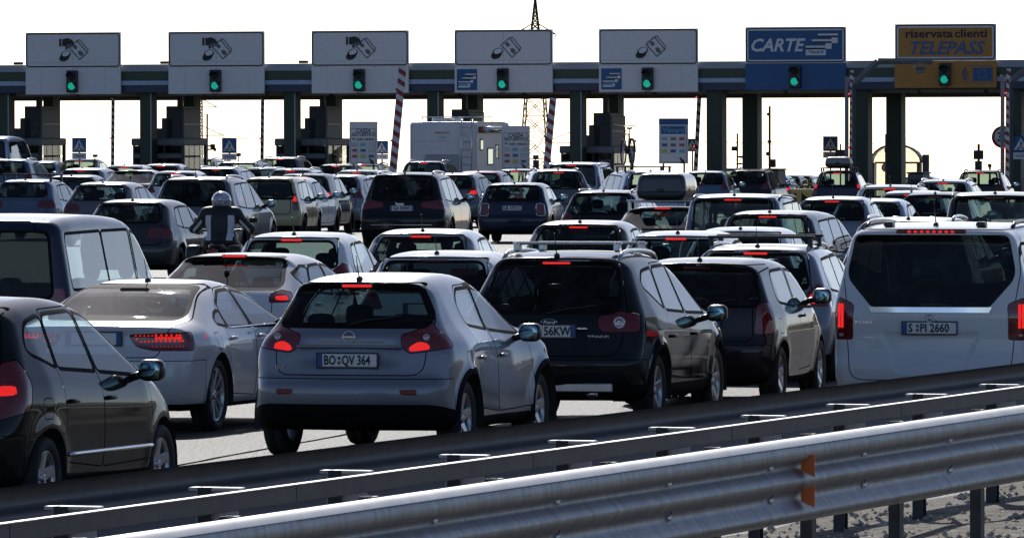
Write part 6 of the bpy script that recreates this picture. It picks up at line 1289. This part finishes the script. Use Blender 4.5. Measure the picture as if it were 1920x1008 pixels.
# kind, object name, x, y, yaw, height factor, colour, category, label, options
CARS = [
 ('aclass', 'hatchback', -3.79, 60.88, 16.3, 1.000, 'black', 'car', 'black tall hatchback cut by the left edge, nearest the crash barrier', {'id': 'aclass'}),
 ('juke', 'crossover', -0.90, 71.80, 14.5, 1.000, 'silver', 'car', 'silver crossover with boomerang tail lamps and plate BO QV 364', {'id': 'juke'}),
 ('a5', 'fastback_car', -3.25, 77.88, 14.8, 1.000, 'pearl', 'car', 'white fastback with rows of red diode tail lamps', {'id': 'a5'}),
 ('kuga', 'suv', 0.81, 78.86, 13.0, 1.000, 'black', 'suv', 'black suv with roof bars and plate ending 156KW', {'id': 'kuga'}),
 ('vclass', 'passenger_van', 4.50, 82.02, 11.0, 1.000, 'white', 'van', 'white passenger van with black tailgate glass and plate S PI 2660', {'id': 'vclass'}),
 ('transporter', 'passenger_van', -4.81, 83.40, 11.0, 1.000, 'night_blue', 'van', 'dark passenger van with long side windows behind the white fastback', {'id': 't5'}),
 ('up', 'small_car', 2.18, 84.63, 11.5, 1.000, 'black_plum', 'car', 'black small car between the black suv with roof bars and the white van', {'id': 'up'}),
 ('hatch', 'hatchback', -0.55, 89.19, 10.0, 1.000, 'white', 'car', 'white car whose unlit high brake strip shows above the silver crossover', {'id': '45'}),
 ('civic', 'hatchback', -2.70, 90.06, 14.0, 1.000, 'white', 'car', 'white hatchback with steep rear glass between the fastback and silver crossover', {'id': 'civic'}),
 ('estate', 'estate_car', 2.98, 92.75, 9.0, 1.016, 'silver', 'car', 'silver estate with black roof bars ahead of the black small car', {'id': '50'}),
 ('hatch', 'hatchback', -2.48, 103.95, 9.0, 1.000, 'white', 'car', 'white hatchback just in front of the motorcyclist on the right', {'id': '23'}),
 ('hatch', 'hatchback', 2.30, 104.95, 9.0, 1.000, 'white', 'car', 'white hatchback with black rear edge in front of the roof box car', {'id': '48'}),
 ('suv', 'suv', 5.36, 107.42, 10.0, 1.000, 'silver', 'suv', 'silver suv with curved roof rails showing over the white van roof', {'id': '70'}),
 ('compact', 'hatchback', -0.98, 108.61, 7.0, 1.000, 'silver', 'car', 'silver blue hatchback with wide red brake strip ahead of the unlit white car', {'id': '44'}),
 ('hatch', 'hatchback', 3.40, 115.44, 10.0, 0.942, 'white', 'car', 'white car with thin aerial between the silver estate and dark people carrier', {'id': '49'}),
 ('compact', 'hatchback', 1.16, 117.85, 8.0, 1.000, 'brown', 'car', 'dark brown hatchback seen over the roof bars of the black suv', {'id': '43'}),
 ('mpv', 'people_carrier', 4.11, 121.65, 12.0, 0.952, 'dark_grey', 'car', 'dark people carrier with big side windows and dotted brake strip', {'id': '52'}),
 ('van', 'small_van', 7.60, 127.92, 7.0, 1.000, 'dark_grey', 'van', 'dark grey small van directly beyond the white passenger van', {'id': '69'}),
 ('van', 'small_van', 3.74, 129.66, 9.0, 0.974, 'steel_blue', 'van', 'blue grey small van right of the roof box', {'id': '53'}),
 ('civic', 'hatchback', 2.68, 138.10, 9.0, 1.000, 'silver', 'car', 'silver hatchback with black glass roof carrying the big grey roof box', {'id': '42'}),
 ('compact', 'hatchback', -6.50, 149.09, 11.0, 1.000, 'dark_grey', 'car', 'dark hatchback with sun glint on its roof left of the motorcyclist', {'id': '22'}),
 ('hatch', 'hatchback', 6.08, 152.20, 9.0, 1.000, 'silver', 'car', 'silver hatchback with red brake strip below the dark blue car with roof box', {'id': '54'}),
 ('hatch', 'hatchback', 6.97, 156.54, 10.0, 0.946, 'light_blue', 'car', 'pale blue car half hidden right of the silver hatchback', {'id': '55'}),
 ('hatch', 'hatchback', 8.38, 161.21, 8.0, 1.000, 'black', 'car', 'black hatchback left of the dark grey small van', {'id': '68'}),
 ('hatch', 'hatchback', 8.15, 165.96, 8.0, 0.994, 'white', 'car', 'white hatchback with red brake strip just beyond the black hatchback', {'id': '64'}),
 ('estate', 'estate_car', 2.10, 166.50, 9.0, 1.000, 'black_plum', 'car', 'black estate car just left of the roof box', {'id': '41'}),
 ('bigsuv', 'suv', -6.14, 170.59, 10.0, 1.000, 'grey', 'suv', 'large grey suv with black rear glass standing behind the motorcyclist', {'id': '17'}),
 ('suv', 'suv', 7.99, 171.18, 8.0, 0.950, 'white', 'suv', 'white suv with glinting roof below the small shelter', {'id': '62'}),
 ('jeep', 'suv', -2.06, 181.39, 8.0, 1.000, 'black', 'suv', 'black off road suv with plate GA 049ES', {'id': '29'}),
 ('compact', 'hatchback', -9.11, 190.59, 10.0, 1.000, 'grey', 'car', 'grey hatchback with red toy behind its glass, left of the large grey suv', {'id': '7'}),
 ('mini', 'small_car', 0.23, 194.65, 7.0, 1.000, 'night_blue', 'car', 'dark small car with ringed tail lamps and plate GB 372CC', {'id': '30'}),
 ('panda', 'small_car', -5.54, 197.01, 8.0, 1.000, 'beige', 'car', 'beige boxy small car with tall tail lamps', {'id': '18'}),
 ('estate', 'estate_car', 10.50, 198.25, 8.0, 1.000, 'white', 'car', 'white estate car with roof rails right of the shelter', {'id': '65'}),
 ('compact', 'hatchback', -11.38, 199.09, 10.0, 1.000, 'steel_blue', 'car', 'blue grey hatchback with empty roof bars at the left edge', {'id': '6'}),
 ('hatch', 'hatchback', -5.37, 204.19, 10.0, 1.000, 'white', 'car', 'white hatchback squeezed right of the beige small car', {'id': 'A'}),
 ('smart', 'small_car', -5.01, 208.33, 9.0, 0.998, 'black', 'car', 'black small car with a glowing red ring tail lamp', {'id': '21'}),
 ('mpv', 'people_carrier', 3.13, 208.91, -11.0, 1.000, 'light_blue', 'car', 'pale blue people carrier turned left carrying a bicycle', {'id': '40'}),
 ('hatch', 'hatchback', -11.01, 211.71, 8.0, 1.000, 'dark_grey', 'car', 'dark car seen under the empty roof bars', {'id': '5'}),
 ('hatch', 'hatchback', -4.25, 215.18, 12.0, 1.000, 'silver', 'car', 'silver hatchback with door mirror left of the black off road suv', {'id': '32'}),
 ('suv', 'suv', 1.05, 215.94, -5.0, 1.000, 'grey', 'suv', 'grey suv turned to the left with sun glint, right of the dark small car', {'id': '38'}),
 ('hatch', 'hatchback', -3.19, 219.55, 9.0, 0.974, 'white', 'car', 'white car mostly hidden behind the black off road suv', {'id': '33'}),
 ('hatch', 'hatchback', -1.29, 224.42, 13.0, 1.000, 'grey', 'car', 'grey hatchback with big door mirror right of the black off road suv', {'id': '35'}),
 ('van', 'small_van', 1.94, 225.41, 9.0, 1.000, 'light_blue', 'van', 'pale blue small van with roof rails near the fourth striped boom', {'id': '39'}),
 ('hatch', 'hatchback', -9.08, 229.71, 8.0, 1.000, 'white', 'car', 'white car with red brake strip right behind the large grey suv roof', {'id': '11'}),
 ('hatch', 'hatchback', -0.69, 237.69, 11.0, 1.000, 'maroon', 'car', 'maroon hatchback with lit tail lamp left of the small dark car', {'id': '36'}),
 ('civic', 'hatchback', -10.68, 238.59, 10.0, 1.000, 'silver', 'car', 'silver hatchback with sloping tail beyond the grey hatchback', {'id': '9'}),
 ('hatch', 'hatchback', -4.25, 238.96, 8.0, 1.000, 'white', 'car', 'white hatchback with red brake light left of the black off road suv', {'id': '31b'}),
 ('estate', 'estate_car', -6.24, 245.00, 8.0, 1.000, 'white', 'car', 'white estate car beyond the beige small car', {'id': '19'}),
 ('compact', 'hatchback', -12.44, 246.09, 11.0, 1.000, 'silver', 'car', 'silver hatchback with long thin red brake strip', {'id': '4'}),
 ('estate', 'estate_car', -8.53, 248.50, 9.0, 1.000, 'silver', 'car', 'silver estate car with roof rails and twin red brake strips', {'id': '13'}),
 ('hatch', 'hatchback', -7.40, 253.96, 8.0, 0.980, 'white', 'car', 'white hatchback below the second striped boom', {'id': '15'}),
 ('hatch', 'hatchback', 0.35, 256.95, 9.0, 1.000, 'white', 'car', 'white hatchback beyond the dark small car with ringed lamps', {'id': '37'}),
 ('suv', 'suv', -8.23, 258.97, 10.0, 0.984, 'grey', 'suv', 'grey suv under the second pedestrian crossing sign', {'id': '14'}),
 ('hatch', 'hatchback', -11.89, 259.95, 9.0, 1.000, 'white', 'car', 'white hatchback right of the first striped boom', {'id': '8'}),
 ('hatch', 'hatchback', 6.32, 262.96, 8.0, 1.000, 'steel_blue', 'car', 'blue grey hatchback beyond the big grey roof box', {'id': '56'}),
 ('hatch', 'hatchback', -11.03, 266.46, 8.0, 1.000, 'pearl', 'car', 'pearl white hatchback in front of the second toll booth', {'id': '10'}),
 ('suv', 'suv', -15.93, 267.67, 9.0, 1.000, 'steel_blue', 'suv', 'blue grey suv with roof rails at the left edge beyond the roof bars', {'id': '2'}),
 ('hatch', 'hatchback', 7.98, 269.93, 12.0, 1.048, 'black_plum', 'car', 'black hatchback right of the black suv with lit lamp', {'brake': False, 'id': '57b'}),
 ('suv', 'suv', -2.61, 273.67, 9.0, 1.008, 'night_blue', 'suv', 'dark suv behind the motorhome, over the black off road suv', {'id': '34'}),
 ('suv', 'suv', 15.65, 273.68, 8.0, 1.000, 'dark_grey', 'suv', 'dark suv with roof rails below the large speed limit sign', {'id': '66'}),
 ('hatch', 'hatchback', -5.59, 274.21, 8.0, 1.000, 'dark_grey', 'car', 'dark hatchback left of the first payment notice board', {'id': '31c'}),
 ('mpv', 'people_carrier', 11.19, 280.69, 6.5, 0.968, 'night_blue', 'car', 'dark blue people carrier carrying the slim roof box under the blue lane sign', {'id': '61'}),
 ('estate', 'estate_car', -4.80, 282.50, 8.0, 1.000, 'white', 'car', 'white estate car in front of the first payment notice board', {'id': '31a'}),
 ('suv', 'suv', -7.66, 283.68, 8.0, 1.000, 'silver', 'suv', 'silver suv with roof rails and sun glint near the third toll booth', {'id': '16'}),
 ('hatch', 'hatchback', -15.93, 283.95, 9.0, 1.000, 'light_blue', 'car', 'pale blue hatchback right of the blue grey suv with rails', {'id': '2b'}),
 ('transporter', 'passenger_van', -17.73, 285.41, 9.0, 1.200, 'light_blue', 'van', 'tall pale van at the far left edge', {'id': '1'}),
 ('suv', 'suv', 7.82, 296.92, 9.0, 1.000, 'black', 'suv', 'black suv with lit tail lamp beyond the blue grey hatchback', {'id': '57a'}),
 ('hatch', 'hatchback', -15.37, 299.70, 9.0, 1.000, 'white', 'car', 'white hatchback under the first pedestrian crossing sign', {'id': '3'}),
 ('estate', 'estate_car', -11.25, 304.25, 9.0, 1.000, 'pearl', 'car', 'pearl white estate car with lit brake strip near the second toll booth', {'id': '12'}),
 ('hatch', 'hatchback', 19.35, 310.46, 8.0, 1.000, 'silver', 'car', 'silver car with long red brake strip at the right edge', {'id': '67'}),
 ('hatch', 'hatchback', 10.01, 311.94, 11.0, 0.984, 'steel_blue', 'car', 'blue grey car with lit lamp near the yellow crash cushion', {'brake': False, 'id': '58'}),
 ('hatch', 'hatchback', 10.67, 317.94, 11.0, 1.028, 'black', 'car', 'black car left of the yellow crash cushion', {'brake': False, 'id': '58b'}),
 ('mpv', 'people_carrier', 16.01, 322.18, 8.0, 1.000, 'white', 'car', 'white people carrier farthest under the orange lane sign', {'id': '63'}),
 ('mpv', 'people_carrier', 11.36, 324.17, 10.0, 0.962, 'black', 'car', 'black people carrier beyond the yellow crash cushion', {'brake': False, 'id': '59'}),
 ('hatch', 'hatchback', 12.14, 329.94, 10.0, 1.102, 'dark_grey', 'car', 'dark car with amber lamps right of the yellow crash cushion', {'brake': False, 'id': '60'}),
]
# ------------------------------------------------------------------ the queue
kinds()
LET = {'juke': ('BO|QV 364', 'de'), 'vclass': ('S|PI 2660', 'de'), 'kuga': ('EZ 156KW', 'it'), 'jeep': ('GA 049ES', 'it'), 'mini': ('GB 372CC', 'it')}
ROOTS = {}
LIT = 'A 21 36 61 58 57a 50 civic juke a5 vclass aclass 18 35 8 65'.split()
NO_BRAKE = '45 aclass a5 t5 up 29 30 17 22 7 6 18 49 68 69 55 2 2b 9 14 15 33 35 36 5 41 56 63 1 A 32 60'.split()
for (k, name, x, y, yaw, zs, col, cat, label, o) in CARS:
    near = y < 145
    ov = {}
    if k == 'a5': ov = {}
    skip = () if near else ('wheel_housing', 'steering_wheel', 'door_handle', 'headlamp', 'cabin_floor', 'wiper')
    id_ = o['id']
    if id_ in ('44', '42', '29', '17', '2', '12', '34', '16'): ov['rail'] = 'rail_silver'
    if id_ in ('kuga', '50', '70', '13', '65', '39', '19', 'vclass'): ov['rail'] = 'rail_silver' if id_ != 'vclass' else 'rail_black'
    if near: ov['mirror_shell'] = 'mirror_black'
    r = car(k, name, (x, y), yaw, col, label, cat, brake=o.get('brake', True) and id_ not in NO_BRAKE, lit=id_ in LIT, rims=near, mats=ov, skip=skip)
    r.scale = (1, 1, zs); ROOTS[id_] = r
    if k in LET: plate(r, k, *LET[k])
    elif near: plate(r, k)
def on_roof(id_, x=0.0, s=None):
    """a point on the roof of a car in its own axes"""
    sp = ALL[[c[0] for c in CARS if c[9]['id'] == id_][0]]; s = s if s is not None else sp['L'] * .5; return Vector((x, s - sp['L'] / 2, surf_z(sp['surf'], x, s)))
def world_of(id_, v): r = ROOTS[id_]; return Matrix.Translation(r.location) @ r.rotation_euler.to_matrix().to_4x4() @ Matrix.Diagonal((*r.scale, 1)) @ v
def bars(id_, s0, s1, lift=.10, mat='black', half=.62):
    r = ROOTS[id_]
    for s in (s0, s1):
        p = on_roof(id_, 0, s); mb = MB(); mb.bbox((0, p.y, p.z + lift), (half * 2, .07, .03), .012)
        for sx in (-1, 1):
            q = on_roof(id_, sx * (half - .06), s); mb.bbox((sx * (half - .05), p.y, (q.z + p.z + lift) / 2), (.05, .09, max(.05, p.z + lift - q.z)), .012)
        mb.build('roof_bar', MATS[mat], r)
bars('6', .9, 2.0, .13); bars('50', .8, 1.6, .09, 'black', .60); bars('42', 1.35, 2.1, .10, 'rail_silver', .66); bars('61', .7, 1.7, .09); bars('40', .8, 1.8, .09)
def roof_box(id_, s0, L_, w, h, x, label, col):
    a = on_roof(id_, x, s0); a.z += .125; o = world_of(id_, a); f0 = lambda X, Y, Z: None
    def f(X, Y, Z):
        t = np.clip(Y / L_, 0, 1); hh = h * (1 - .45 * np.clip((t - .55) / .45, 0, 1) ** 2); ww = w / 2 * (1 - .25 * np.clip((t - .6) / .4, 0, 1) ** 2) * np.where(Z > .13, 1 - .12 * np.clip((Z - .13) / (h - .13), 0, 1) ** 2, .94 + .06 * Z / .13)
        a_ = np.abs(X) - ww; b_ = np.maximum(-Y - .0 + .05 * np.clip(Z / h, 0, 1), Y - L_); c_ = np.maximum(-Z, Z - hh); m1 = np.maximum(a_, b_) + np.maximum(.12 - np.abs(a_ - b_), 0) ** 2 / .48; return np.maximum(m1, c_) + np.maximum(.10 - np.abs(m1 - c_), 0) ** 2 / .4
    M = smesh('box', f, (-w / 2 - .1, -.1, -.05), (w / 2 + .1, L_ + .1, h + .1), .04)
    r = empty('roof_box', o, ROOTS[id_].rotation_euler.z, label, 'roof box', 'roof boxes on the cars'); lid, base = clip(M, lambda V, N: .145 - V[:, 2]); seam, base = clip(base, lambda V, N: .135 - V[:, 2])
    mobj('box_lid', to_mesh('box_lid', lid), MATS[col], r); mobj('box_base', to_mesh('box_base', base), MATS['black'], r); mobj('box_seam', to_mesh('box_seam', seam, -.006), MATS['dark'], r)
    for sx in (-.25, .25): MB().bbox((w / 2 - .005, L_ * (.5 + sx), .16), (.03, .12, .06), .01).build('box_latch', MATS['black'], r)
    MB().bbox((0, .0, .16), (.12, .03, .05), .01).build('box_lock', MATS['black'], r)
simple('box_grey', (.025, .026, .028), .3, coat=.6, var=.15); simple('box_pale', (.22, .22, .23), .4, var=.1)
roof_box('42', 1.12, 2.0, .84, .44, -.06, 'big dark grey roof box with rounded lid on the silver hatchback', 'box_grey'); roof_box('61', .35, 1.7, .86, .36, 0, 'slim pale grey roof box on the dark blue people carrier', 'box_pale')
# bicycle standing on the pale car's roof bars
b0 = world_of('40', on_roof('40', -.40, 1.3) + Vector((0, 0, .12))); bc = empty('bicycle', b0, ROOTS['40'].rotation_euler.z, 'black bicycle standing upright on the pale blue people carrier', 'bicycle'); wr_ = .335
for yy in (-.52, .52):
    w = MB().lathe([(math.cos(a) * .021, wr_ - .016 + math.sin(a) * .021) for a in np.linspace(0, 2 * math.pi, 9)], 'x', 36, (0, yy, wr_)).build('wheel', MATS['tyre'], bc); mb = MB()
    for k in range(14): a = 2 * math.pi * k / 14; mb.tube([(0, yy, wr_), (0, yy + (wr_ - .02) * math.cos(a), wr_ + (wr_ - .02) * math.sin(a))], .0025, 4, False)
    mb.tube([(-.05, yy, wr_), (.05, yy, wr_)], .02, 8); o = mb.build('spokes', MATS['alloy'], w); o['kind'] = 'stuff'
fr = MB(); P = dict(bb=(0, -.06, .30), seat=(0, -.2, .78), head=(0, .38, .80), headb=(0, .41, .66), rear=(0, -.52, wr_), front=(0, .52, wr_))
for a, b, r_ in (('bb', 'seat', .02), ('seat', 'head', .02), ('bb', 'headb', .024), ('head', 'headb', .022)): fr.tube([P[a], P[b]], r_, 8)
for sx in (-.05, .05):
    fr.tube([P['bb'], (sx, -.52, wr_)], .012, 6).tube([(0, -.2, .76), (sx, -.52, wr_)], .010, 6).tube([P['headb'], (sx, .43, .6), (sx, .52, wr_)], .014, 6)
fr.build('frame', MATS['black'], bc); MB().tube([P['seat'], (0, -.23, .92)], .014, 8).build('seat_post', MATS['alloy'], bc)
e = ellip(.075, .13, .03, 12, 6, .8); MB().add([(v[0], v[1] - .22, v[2] + .94) for v in e.v], e.f, True).build('saddle', MATS['black'], bc)
MB().tube([P['head'], (0, .36, .95), (0, .42, .99)], .014, 8).tube([(-.31, .30, 1.02), (-.2, .42, 1.0), (0, .43, .99), (.2, .42, 1.0), (.31, .30, 1.02)], .012, 8).build('handlebar', MATS['black'], bc)
MB().tube([(.03, -.06, .30), (.06, .05, .17)], .011, 6).tube([(-.03, -.06, .30), (-.06, -.17, .43)], .011, 6).bbox((.09, .05, .17), (.08, .08, .02), .005).bbox((-.09, -.17, .43), (.08, .08, .02), .005).lathe([(.02, .001), (.02, .09), (.026, .09), (.026, .001)], 'x', 20, (0, -.06, .30)).build('crank', MATS['black'], bc)
vs = []
for k in range(11): a = R(20 + 16 * k); vs += [(-.03, -.52 + .36 * math.cos(a), wr_ + .36 * math.sin(a)), (.03, -.52 + .36 * math.cos(a), wr_ + .36 * math.sin(a))]
MB().add(vs, [(2 * k, 2 * k + 1, 2 * k + 3, 2 * k + 2) for k in range(10)], True).build('mudguard', MATS['black'], bc); MB().bbox((0, -.92, .62), (.05, .03, .06), .01).build('rear_light', MATS['lamp_off'], bc)
ti = empty('bicycle_carrier', b0 + Vector((0, 0, -.03)), ROOTS['40'].rotation_euler.z, 'dark roof carrier rail holding the upright bicycle', 'bicycle carrier'); MB().bbox((0, 0, .01), (.12, 1.5, .04), .01).build('wheel_channel', MATS['black'], ti); MB().tube([(.16, .05, .02), (.1, .02, .3), (.02, -.04, .42)], .015, 6).build('carrier_arm', MATS['black'], ti)
# badges and marks of the front rows
def badge(id_, name, mb, mat): return mb.build(name, MATS[mat], ROOTS[id_])
def rear_y(id_, x, z): sp = ALL[[c[0] for c in CARS if c[9]['id'] == id_][0]]; return surf(sp['surf'], x, z, -.2, 1, 1) - sp['L'] / 2
yj = rear_y('juke', 0, 1.035) - .01; b = badge('juke', 'maker_badge', MB().lathe([(-.008, .052), (0, .056), (.006, .046), (-.004, .044)], 'y', 24, (0, yj, 1.035), close=True), 'chrome'); MB().bbox((0, yj - .004, 1.035), (.125, .01, .024), .004).build('badge_bar', MATS['chrome'], b)
text('model_lettering', 'JUKE', MATS['chrome'], ROOTS['juke'], (-.64, rear_y('juke', -.64, .78) - .006, .775), (R(90), 0, -R(22)), .055, 1.4)
for sx in (-.52, .52): badge('juke', 'rear_reflector', MB().bbox((sx, rear_y('juke', sx, .575) - .004, .575), (.19, .02, .045), .008), 'lamp_off').rotation_euler = (0, 0, 0)
mb = MB(); mb.bbox((0, rear_y('juke', 0, .955) - .010, .955), (.92, .03, .03), .01); badge('juke', 'plate_lamp_strip', mb, 'paint_silver')
yk = rear_y('kuga', 0, .99) - .006; mb = MB().lathe([(-.006, .001), (-.006, .5), (.004, .5)], 'y', 24); mb = MB().add([(v[0] * .16, v[1] + yk, v[2] * .068 + .99) for v in mb.v], mb.f, True); b = badge('kuga', 'maker_badge', mb, 'chrome')
m2 = MB().lathe([(-.009, .001), (-.009, .44), (-.006, .44)], 'y', 24); MB().add([(v[0] * .16, v[1] + yk, v[2] * .068 + .99) for v in m2.v], m2.f, True).build('badge_field', MATS['fascia_navy'], b); text('badge_lettering', 'Ford', MATS['chrome'], b, (0, yk - .0105, .99), (R(90), 0, 0), .045, 1.3, .25)
text('model_lettering', 'TITANIUM', MATS['chrome'], ROOTS['kuga'], (.47, rear_y('kuga', .47, .86) - .005, .86), (R(90), 0, R(9)), .034, 1.25)
mb = MB().bbox((0, rear_y('kuga', 0, .36) - .012, .39), (1.25, .03, .09), .03); badge('kuga', 'skid_plate', mb, 'alloy'); mb = MB().tube([(.42, rear_y('kuga', .4, .33) - .03, .33), (.42, rear_y('kuga', .4, .33) + .2, .33)], .05, 12); badge('kuga', 'exhaust_pipe', mb, 'chrome')
mb = MB().bbox((0, rear_y('kuga', 0, .935) - .008, .935), (.74, .02, .025), .008); badge('kuga', 'tailgate_strip', mb, 'chrome')
yv = rear_y('vclass', 0, .93) - .008; mb = MB().tube([(.068 * math.cos(a), yv, .935 + .068 * math.sin(a)) for a in np.linspace(0, 2 * math.pi, 25)], .007, 6)
for k in range(3): a = R(90 + 120 * k); mb.tube([(0, yv - .004, .935), (.066 * math.cos(a), yv, .935 + .066 * math.sin(a))], [.014, .004], 6)
badge('vclass', 'maker_badge', mb, 'chrome')
pts = [(x, rear_y('vclass', x, 1.045) - .008, 1.045) for x in np.linspace(-.60, .60, 13)]; mb = MB()
vs = []
for x, y, z in pts: vs += [(x * (1 if abs(x) < .58 else 1), y - .006, z + .026), (x * .95, y - .010, z - .026)]
mb.add(vs, [(2 * k, 2 * k + 1, 2 * k + 3, 2 * k + 2) for k in range(12)], True); mb.add([(v[0], v[1] + .012, v[2]) for v in vs], [(2 * k, 2 * k + 2, 2 * k + 3, 2 * k + 1) for k in range(12)], True); badge('vclass', 'chrome_strip', mb, 'chrome')
text('model_lettering', 'V 250 d', MATS['chrome'], ROOTS['vclass'], (-.66, rear_y('vclass', -.66, .93) - .006, .93), (R(90), 0, -R(5)), .045, 1.2) if False else text('model_lettering', 'V-CLASS', MATS['chrome'], ROOTS['vclass'], (-.65, rear_y('vclass', -.65, .93) - .006, .925), (R(90), 0, -R(5)), .04, 1.2)
for sx in (-.45, .45): badge('vclass', 'roof_bracket', MB().bbox((sx, .45 - 2.57, surf_z(ALL['vclass']['surf'], sx, .45) + .025), (.09, .18, .05), .012), 'black')
mb = MB().bbox((0, rear_y('29', 0, .62) - .01, .60), (1.35, .02, .02), .006); badge('29', 'bumper_strip', mb, 'chrome'); text('maker_lettering', 'Jeep', MATS['chrome'], ROOTS['29'], (-.05, rear_y('29', 0, 1.05) - .02, 1.055), (R(90), 0, 0), .085, 1.3, off=.002)
mb = MB()
for sg in (1,): 
    pts = [(sg * (surf_x(ALL['aclass']['surf'], s, .455) + .008), s - 1.94, .455) for s in np.linspace(1.02, 2.85, 14)]; mb.tube(pts, .016, 6)
badge('aclass', 'chrome_moulding', mb, 'chrome')
mb = MB(); pts = [(x, rear_y('aclass', x, .5) - .006, .50) for x in np.linspace(-.6, .6, 11)]; mb.tube(pts, .013, 6); badge('aclass', 'bumper_moulding', mb, 'chrome')
mb = MB()
for sg in (1,):                                                     # bright line under the fastback's side glass
    pts = [(sg * (surf_x(ALL['a5']['surf'], s, .945) + .004), s - 4.71 / 2, .943) for s in np.linspace(1.45, 3.38, 14)]; mb.tube(pts, .009, 6)
badge('a5', 'window_moulding', mb, 'chrome')
